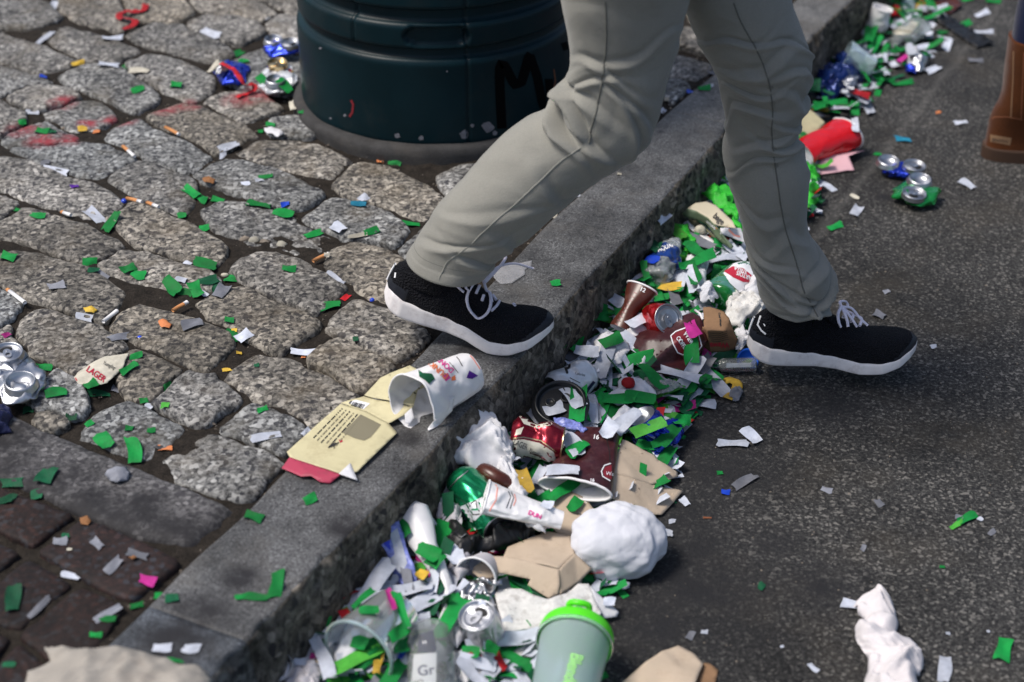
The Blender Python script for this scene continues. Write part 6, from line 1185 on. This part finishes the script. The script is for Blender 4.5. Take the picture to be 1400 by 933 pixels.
# ---------------------------------------------------------------- running shoes
def shoe(ball_px, zball, yaw, lift, toelift, label, slen=.292, side=1, heeltip=None):
    """local x heel(0) to toe(slen); flexes at the ball"""
    g = np.linspace(0, 1, 90); X = slen*(.5-.5*np.cos(g*math.pi))
    u_ = X/slen
    wl = np.interp(u_, [0,.02,.06,.12,.25,.4,.52,.65,.78,.88,.95,.985,1], [.004,.016,.026,.032,.0335,.034,.038,.045,.0475,.042,.029,.017,.004]); wm = np.interp(u_, [0,.02,.06,.12,.25,.4,.52,.65,.78,.88,.95,.985,1], [.004,.016,.026,.031,.030,.026,.030,.042,.046,.040,.027,.015,.004])
    zb = np.interp(u_, [0,.03,.08,.16,.35,.5,.65,.8,.9,1], [.022,.010,.003,0,.001,.001,0,.003,.009,.024])
    zt = np.interp(u_, [0,.04,.12,.3,.45,.6,.75,.9,1], [.050,.044,.038,.034,.029,.026,.0255,.029,.037])
    ht = np.interp(u_, [0,.03,.08,.15,.24,.31,.38,.47,.57,.68,.8,.9,.96,1], [.060,.082,.092,.088,.086,.094,.100,.090,.077,.066,.060,.055,.049,.040])
    piv = .66*slen
    p0 = P(*ball_px, zball); cy, sy = math.cos(yaw), math.sin(yaw)
    def T_(V):
        V = np.array(V, float).copy(); x = V[:, 0]-piv; z = V[:, 2]
        al = lift*sm(.05, -.05, x)*1.0; x2 = x*np.cos(al)+z*np.sin(al)*1; z2 = z*np.cos(al)-x*np.sin(al)
        bt = toelift*sm(.0, .09, x); z2 = z2+np.where(x > 0, np.sin(bt)*x, 0)
        return np.stack([p0[0]+x2*cy-V[:, 1]*sy, p0[1]+x2*sy+V[:, 1]*cy, zball+z2], 1)
    t = bpy.data.objects.new('shoe', None); COL.objects.link(t); t.parent = person; WL[t] = p0*1.0; t.location = p0-WL[person]; t['label'] = label
    n = 40; a = np.linspace(0, 2*math.pi, n, endpoint=False)
    # midsole: rounded slab ring sections
    V = []
    for i in range(90):
        c_, s_ = np.cos(a), np.sin(a); e = .35; yy = np.sign(c_)*np.abs(c_)**e; zz_ = np.sign(s_)*np.abs(s_)**e
        hw = np.where(yy > 0, wl[i], wm[i])*(1+.10*(1-zz_)*.5*min(1, X[i]/.03)); hm = (zt[i]+zb[i])/2; hh = (zt[i]-zb[i])/2
        grv = 1-.025*np.exp(-((zz_-.15)/.2)**2)
        V.append(np.stack([np.full(n, X[i]), yy*hw*1.04*grv, hm+zz_*hh], 1))
    V = np.concatenate(V); F = grid(90, n, False, True)+[tuple(range(n)), tuple(range(89*n, 90*n))[::-1]]
    mesh('sole', T_(V), F, M['rubber'], t)
    V, F = tube([], 1) if False else (None, None)
    # upper
    mU = 44; b_ = np.linspace(0, math.pi, mU); V = []
    for i in range(90):
        c_, s_ = np.cos(b_), np.sin(b_); ex = .8 if u_[i] < .45 else .72
        yy = np.sign(c_)*np.abs(c_)**.8; k = np.where(yy > 0, wl[i], wm[i])*.985
        nar = 1-.30*(s_**2)*np.interp(u_[i], [0,.2,.45,.6,1], [.75,.9,1.0,.6,.1])
        V.append(np.stack([np.full(mU, X[i])+np.where(u_[i] < .1, -.004*s_*0, 0), yy*k*nar, zt[i]-.006+(ht[i]-zt[i]+.006)*s_**ex], 1))
    V = np.concatenate(V); V[:, 1] += .0008*sn(V, 30, 4); W = T_(V); mi = []
    F = grid(90, mU)
    for f_ in F:
        x_ = V[f_[0], 0]/slen; z_ = V[f_[0], 2]; mi.append(1 if (x_ > .80 and z_ < .029+.013*sm(.80, .95, x_)+.010*sm(.9, 1, x_)) or (x_ < .12 and z_ < .058) else 0)
    up = mesh('upper', W, F, [M['knit'], M['toecap']], t, mi=mi)
    # ankle collar
    V = []; rows_ = 10
    for j in range(rows_):
        q = j/(rows_-1); aa = np.linspace(0, 2*math.pi, 48, endpoint=False); cx = .060-.004*q; V.append(np.stack([cx+(.056-.008*q)*np.cos(aa), (.029-.001*q)*np.sin(aa), .062+.030*q+.014*q*np.cos(aa)], 1))
    V = np.concatenate(V); mesh('collar', T_(V), grid(rows_, 48, False, True), M['knit'], t, solid=.004)
    # tongue with loop
    tg = catmull([(.150,0,.080),(.132,0,.096),(.116,0,.112),(.104,0,.130),(.098,0,.140)], 26); V = []
    for i, c_ in enumerate(tg):
        for q in np.linspace(-1, 1, 9): V.append((c_[0]-.004*q*q, q*(.019-.006*i/25), c_[2]-.006*q*q))
    mesh('tongue', T_(np.array(V)), grid(26, 9), M['knit'], t, solid=.004)
    lp = T_(catmull([(.101,-.006,.138),(.098,-.006,.147),(.097,0,.151),(.098,.006,.147),(.101,.006,.138)], 24)); V, F = tube(lp, .0028, 8, flat=.6); mesh('pull_loop', V, F, M['knit'], t)
    V, F = tube(T_(catmull([(-.001,.0,.046),(.001,0,.062),(.004,0,.078)], 12)), .0035, 8, flat=.5); mesh('heel_tab', V, F, M['white'], t)
    return t, up, T_
def lace(up, px_pts, rad, lift_, T=None, parent=None, zs=None):
    w_ = []
    last = None; px_pts = [tuple(q) for q in catmull([(x, y, 0) for x, y in px_pts], max(6, int(sum(math.dist(a, b) for a, b in zip(px_pts, px_pts[1:]))/3)))[:, :2]]
    for i, p in enumerate(px_pts):
        h_ = hit(up, *p)
        if h_ is None:
            if last is None: continue
            d = ray(*p); tt = (last@np.array((0, cP, -sP)) - CAMH*0)  # keep the depth of the last point
            dep = last[1]*cP+(CAMH-last[2])*sP; q = d*dep+np.array((0, 0, CAMH)); w_.append(q); last = q
        else:
            q = h_[0]+h_[1]*(lift_ if not isinstance(lift_, (list, tuple)) else lift_[i]); w_.append(q); last = q
    if len(w_) < 2: return None
    V, F = tube(catmull(w_, max(24, len(w_)*3)), rad*1.25, 10, flat=.7); return mesh('lace', V, F, M['lace'], parent)
rs, rup, RT = shoe((674,466), ZP, R(-9), R(17), R(7), 'rear shoe with its heel raised on the kerb')
fs, fup, FT = shoe((1170,495), .028, R(0), R(4), R(6), 'front shoe hovering just above the asphalt')
A = [rup]
for q in ([(643,398),(637,393),(646,386),(656,380)], [(655,380),(645,391),(639,405),(641,420),(649,431),(655,435),(664,431),(669,421),(669,408),(664,394),(660,380)], [(660,380),(668,390),(677,400),(683,402),(684,407),(678,419),(671,426)], [(656,380),(668,384),(678,393),(689,404),(697,413),(704,420)],
          [(650,402),(654,392)], [(658,412),(660,404)], [(672,405),(677,412)], [(668,402),(671,414)], [(625,391),(629,395),(634,399)], [(636,391),(648,384),(657,379),(668,382)]): lace(A, q, .0021, .003, parent=rs)
bw = [RT(np.array([v]))[0] for v in ((.150,0,.100),(.140,.02,.112),(.136,.040,.108),(.150,.050,.100))]
V, F = tube(catmull([bw[0], bw[1]+[.02,0,0], bw[2]+[.05,0,0], bw[3]+[.07,0,-.002]], 30), .0027, 10, flat=.7); mesh('lace', V, F, M['lace'], rs)
V, F = tube(catmull([bw[0], bw[1]+[.03,.01,.004], bw[2]+[.035,.012,.008], bw[1]+[.01,.012,.01], bw[0]], 30), .0027, 10, flat=.7); mesh('lace', V, F, M['lace'], rs)
A = [fup]
for v in ([(.150,.0,.106),(.158,-.012,.103),(.168,-.020,.094),(.176,-.024,.085)], [(.150,0,.106),(.152,-.016,.104),(.156,-.026,.096),(.158,-.031,.088)], [(.148,0,.108),(.168,.004,.104),(.185,-.004,.090),(.200,-.010,.080)], [(.148,0,.108),(.140,-.018,.105),(.141,-.028,.095),(.146,-.030,.086)],
          [(.150,-.018,.098),(.158,0,.101),(.150,.018,.098)], [(.165,-.018,.090),(.172,0,.094),(.165,.018,.090)], [(.148,0,.108),(.15,.02,.106),(.165,.035,.098),(.17,.03,.09)], [(.183,-.017,.083),(.189,0,.087),(.183,.017,.083)]):
    V, F = tube(FT(catmull(v, 24)), .0027, 10, flat=.75); mesh('lace', V, F, M['lace'], fs)
line([fup], [(1040,432),(1036,444),(1041,452),(1047,457)], 2.2, M['white'], fs, name='heel_logo'); line([fup], [(1046,446),(1043,440)], 1.6, M['white'], fs, name='heel_logo')
line([rup], [(540,380),(541,373)], 2, M['white'], rs, name='heel_logo')
V, F = tube(catmull([PY(1100,425,YF2+.01), PY(1110,420,YF2), PY(1119,412,YF2), PY(1122,400,YF2+.01)], 16), .017, 24); mesh('sock', V, F, M['sock'], person)

# ================================================================ the second person's boot at the right edge
p2 = P(1378, 213, 0); pp = thing('person', 'standing person in navy jeans and a tall tan suede boot, cut by the right edge', 'person', p2)
def boot(dx, dy):
    rows = []; o = p2+np.array((dx, dy, 0)); xl = P(1343, 214, 0)[0]-p2[0]
    spec = [(.0,0,.265,.042),(.02,-.001,.27,.045),(.03,.002,.265,.044),(.05,.002,.25,.043),(.08,.004,.22,.044),(.105,.010,.17,.046),(.125,.017,.150,.049),(.15,.020,.145,.052),(.20,.020,.148,.055),(.26,.016,.152,.057),(.275,.016,.152,.058)]
    def ring(z, x0, wd, hy, n=56):
        a = np.linspace(0, 2*math.pi, n, endpoint=False); c = np.cos(a); s = np.sin(a); return np.stack([o[0]+xl+x0+wd/2+wd/2*np.sign(c)*np.abs(c)**.8, o[1]+hy*np.sign(s)*np.abs(s)**.8*(1+.0*z), np.full(n, z)], 1)
    S_ = np.array(spec); zs = np.linspace(.028, .275, 60); V = np.concatenate([ring(z, *[np.interp(z, S_[:, 0], S_[:, k]) for k in (1, 2, 3)]) for z in zs]); V += .0015*np.outer(sn(V, 12, 3), (1, 1, 0))
    b = mesh('boot', V, grid(60, 56, False, True)+[tuple(range(59*56, 60*56))], M['suede'], pp)
    zs = np.linspace(0, .03, 6); V = np.concatenate([ring(z, -.002, .275, .046) for z in zs]); mesh('boot_sole', V, grid(6, 56, False, True)+[tuple(range(5*56, 6*56))], M['suedesole'], b)
    a = np.linspace(0, 1, 30); V = np.concatenate([ring(z, .020, .135-.01*q, .05)+np.array((q*.03, 0, 0)) for z, q in zip(np.linspace(.255, .9, 40), np.linspace(0, 1, 40))]); V += .003*np.outer(sn(V, 7, 5), (1, 1, 0)); j = mesh('jeans', V, grid(40, 56, False, True), M['navydenim'], pp)
    return b
bt = boot(0, 0); bt2 = boot(.22, .10)
line([bt], [(1386,70),(1385,110),(1382,162)], 1.5, M['kraft'], bt, name='seam'); line([bt], [(1347,178),(1352,166),(1360,160),(1378,160),(1398,164)], 1.6, M['n'], bt, name='seam'); line([bt], [(1400,72),(1398,120),(1396,162)], 1.5, M['n'], bt, name='seam')
fill([bt], [(1354,184),(1383,189),(1381,199),(1354,194)], M['kraft'], bt, name='heel_patch'); text([bt], 'BEARPAW', (1356,193), (1,.14), 4.6, M['ink'], bt, stretch=.75, off=.0014)
wad('hip_closure', '', '', (0, 0, -9), .01, .01, .01, 'skin') if False else None
print('objects', len(bpy.data.objects), 'tris', sum(len(o.data.polygons) for o in bpy.data.objects if o.type == 'MESH'))
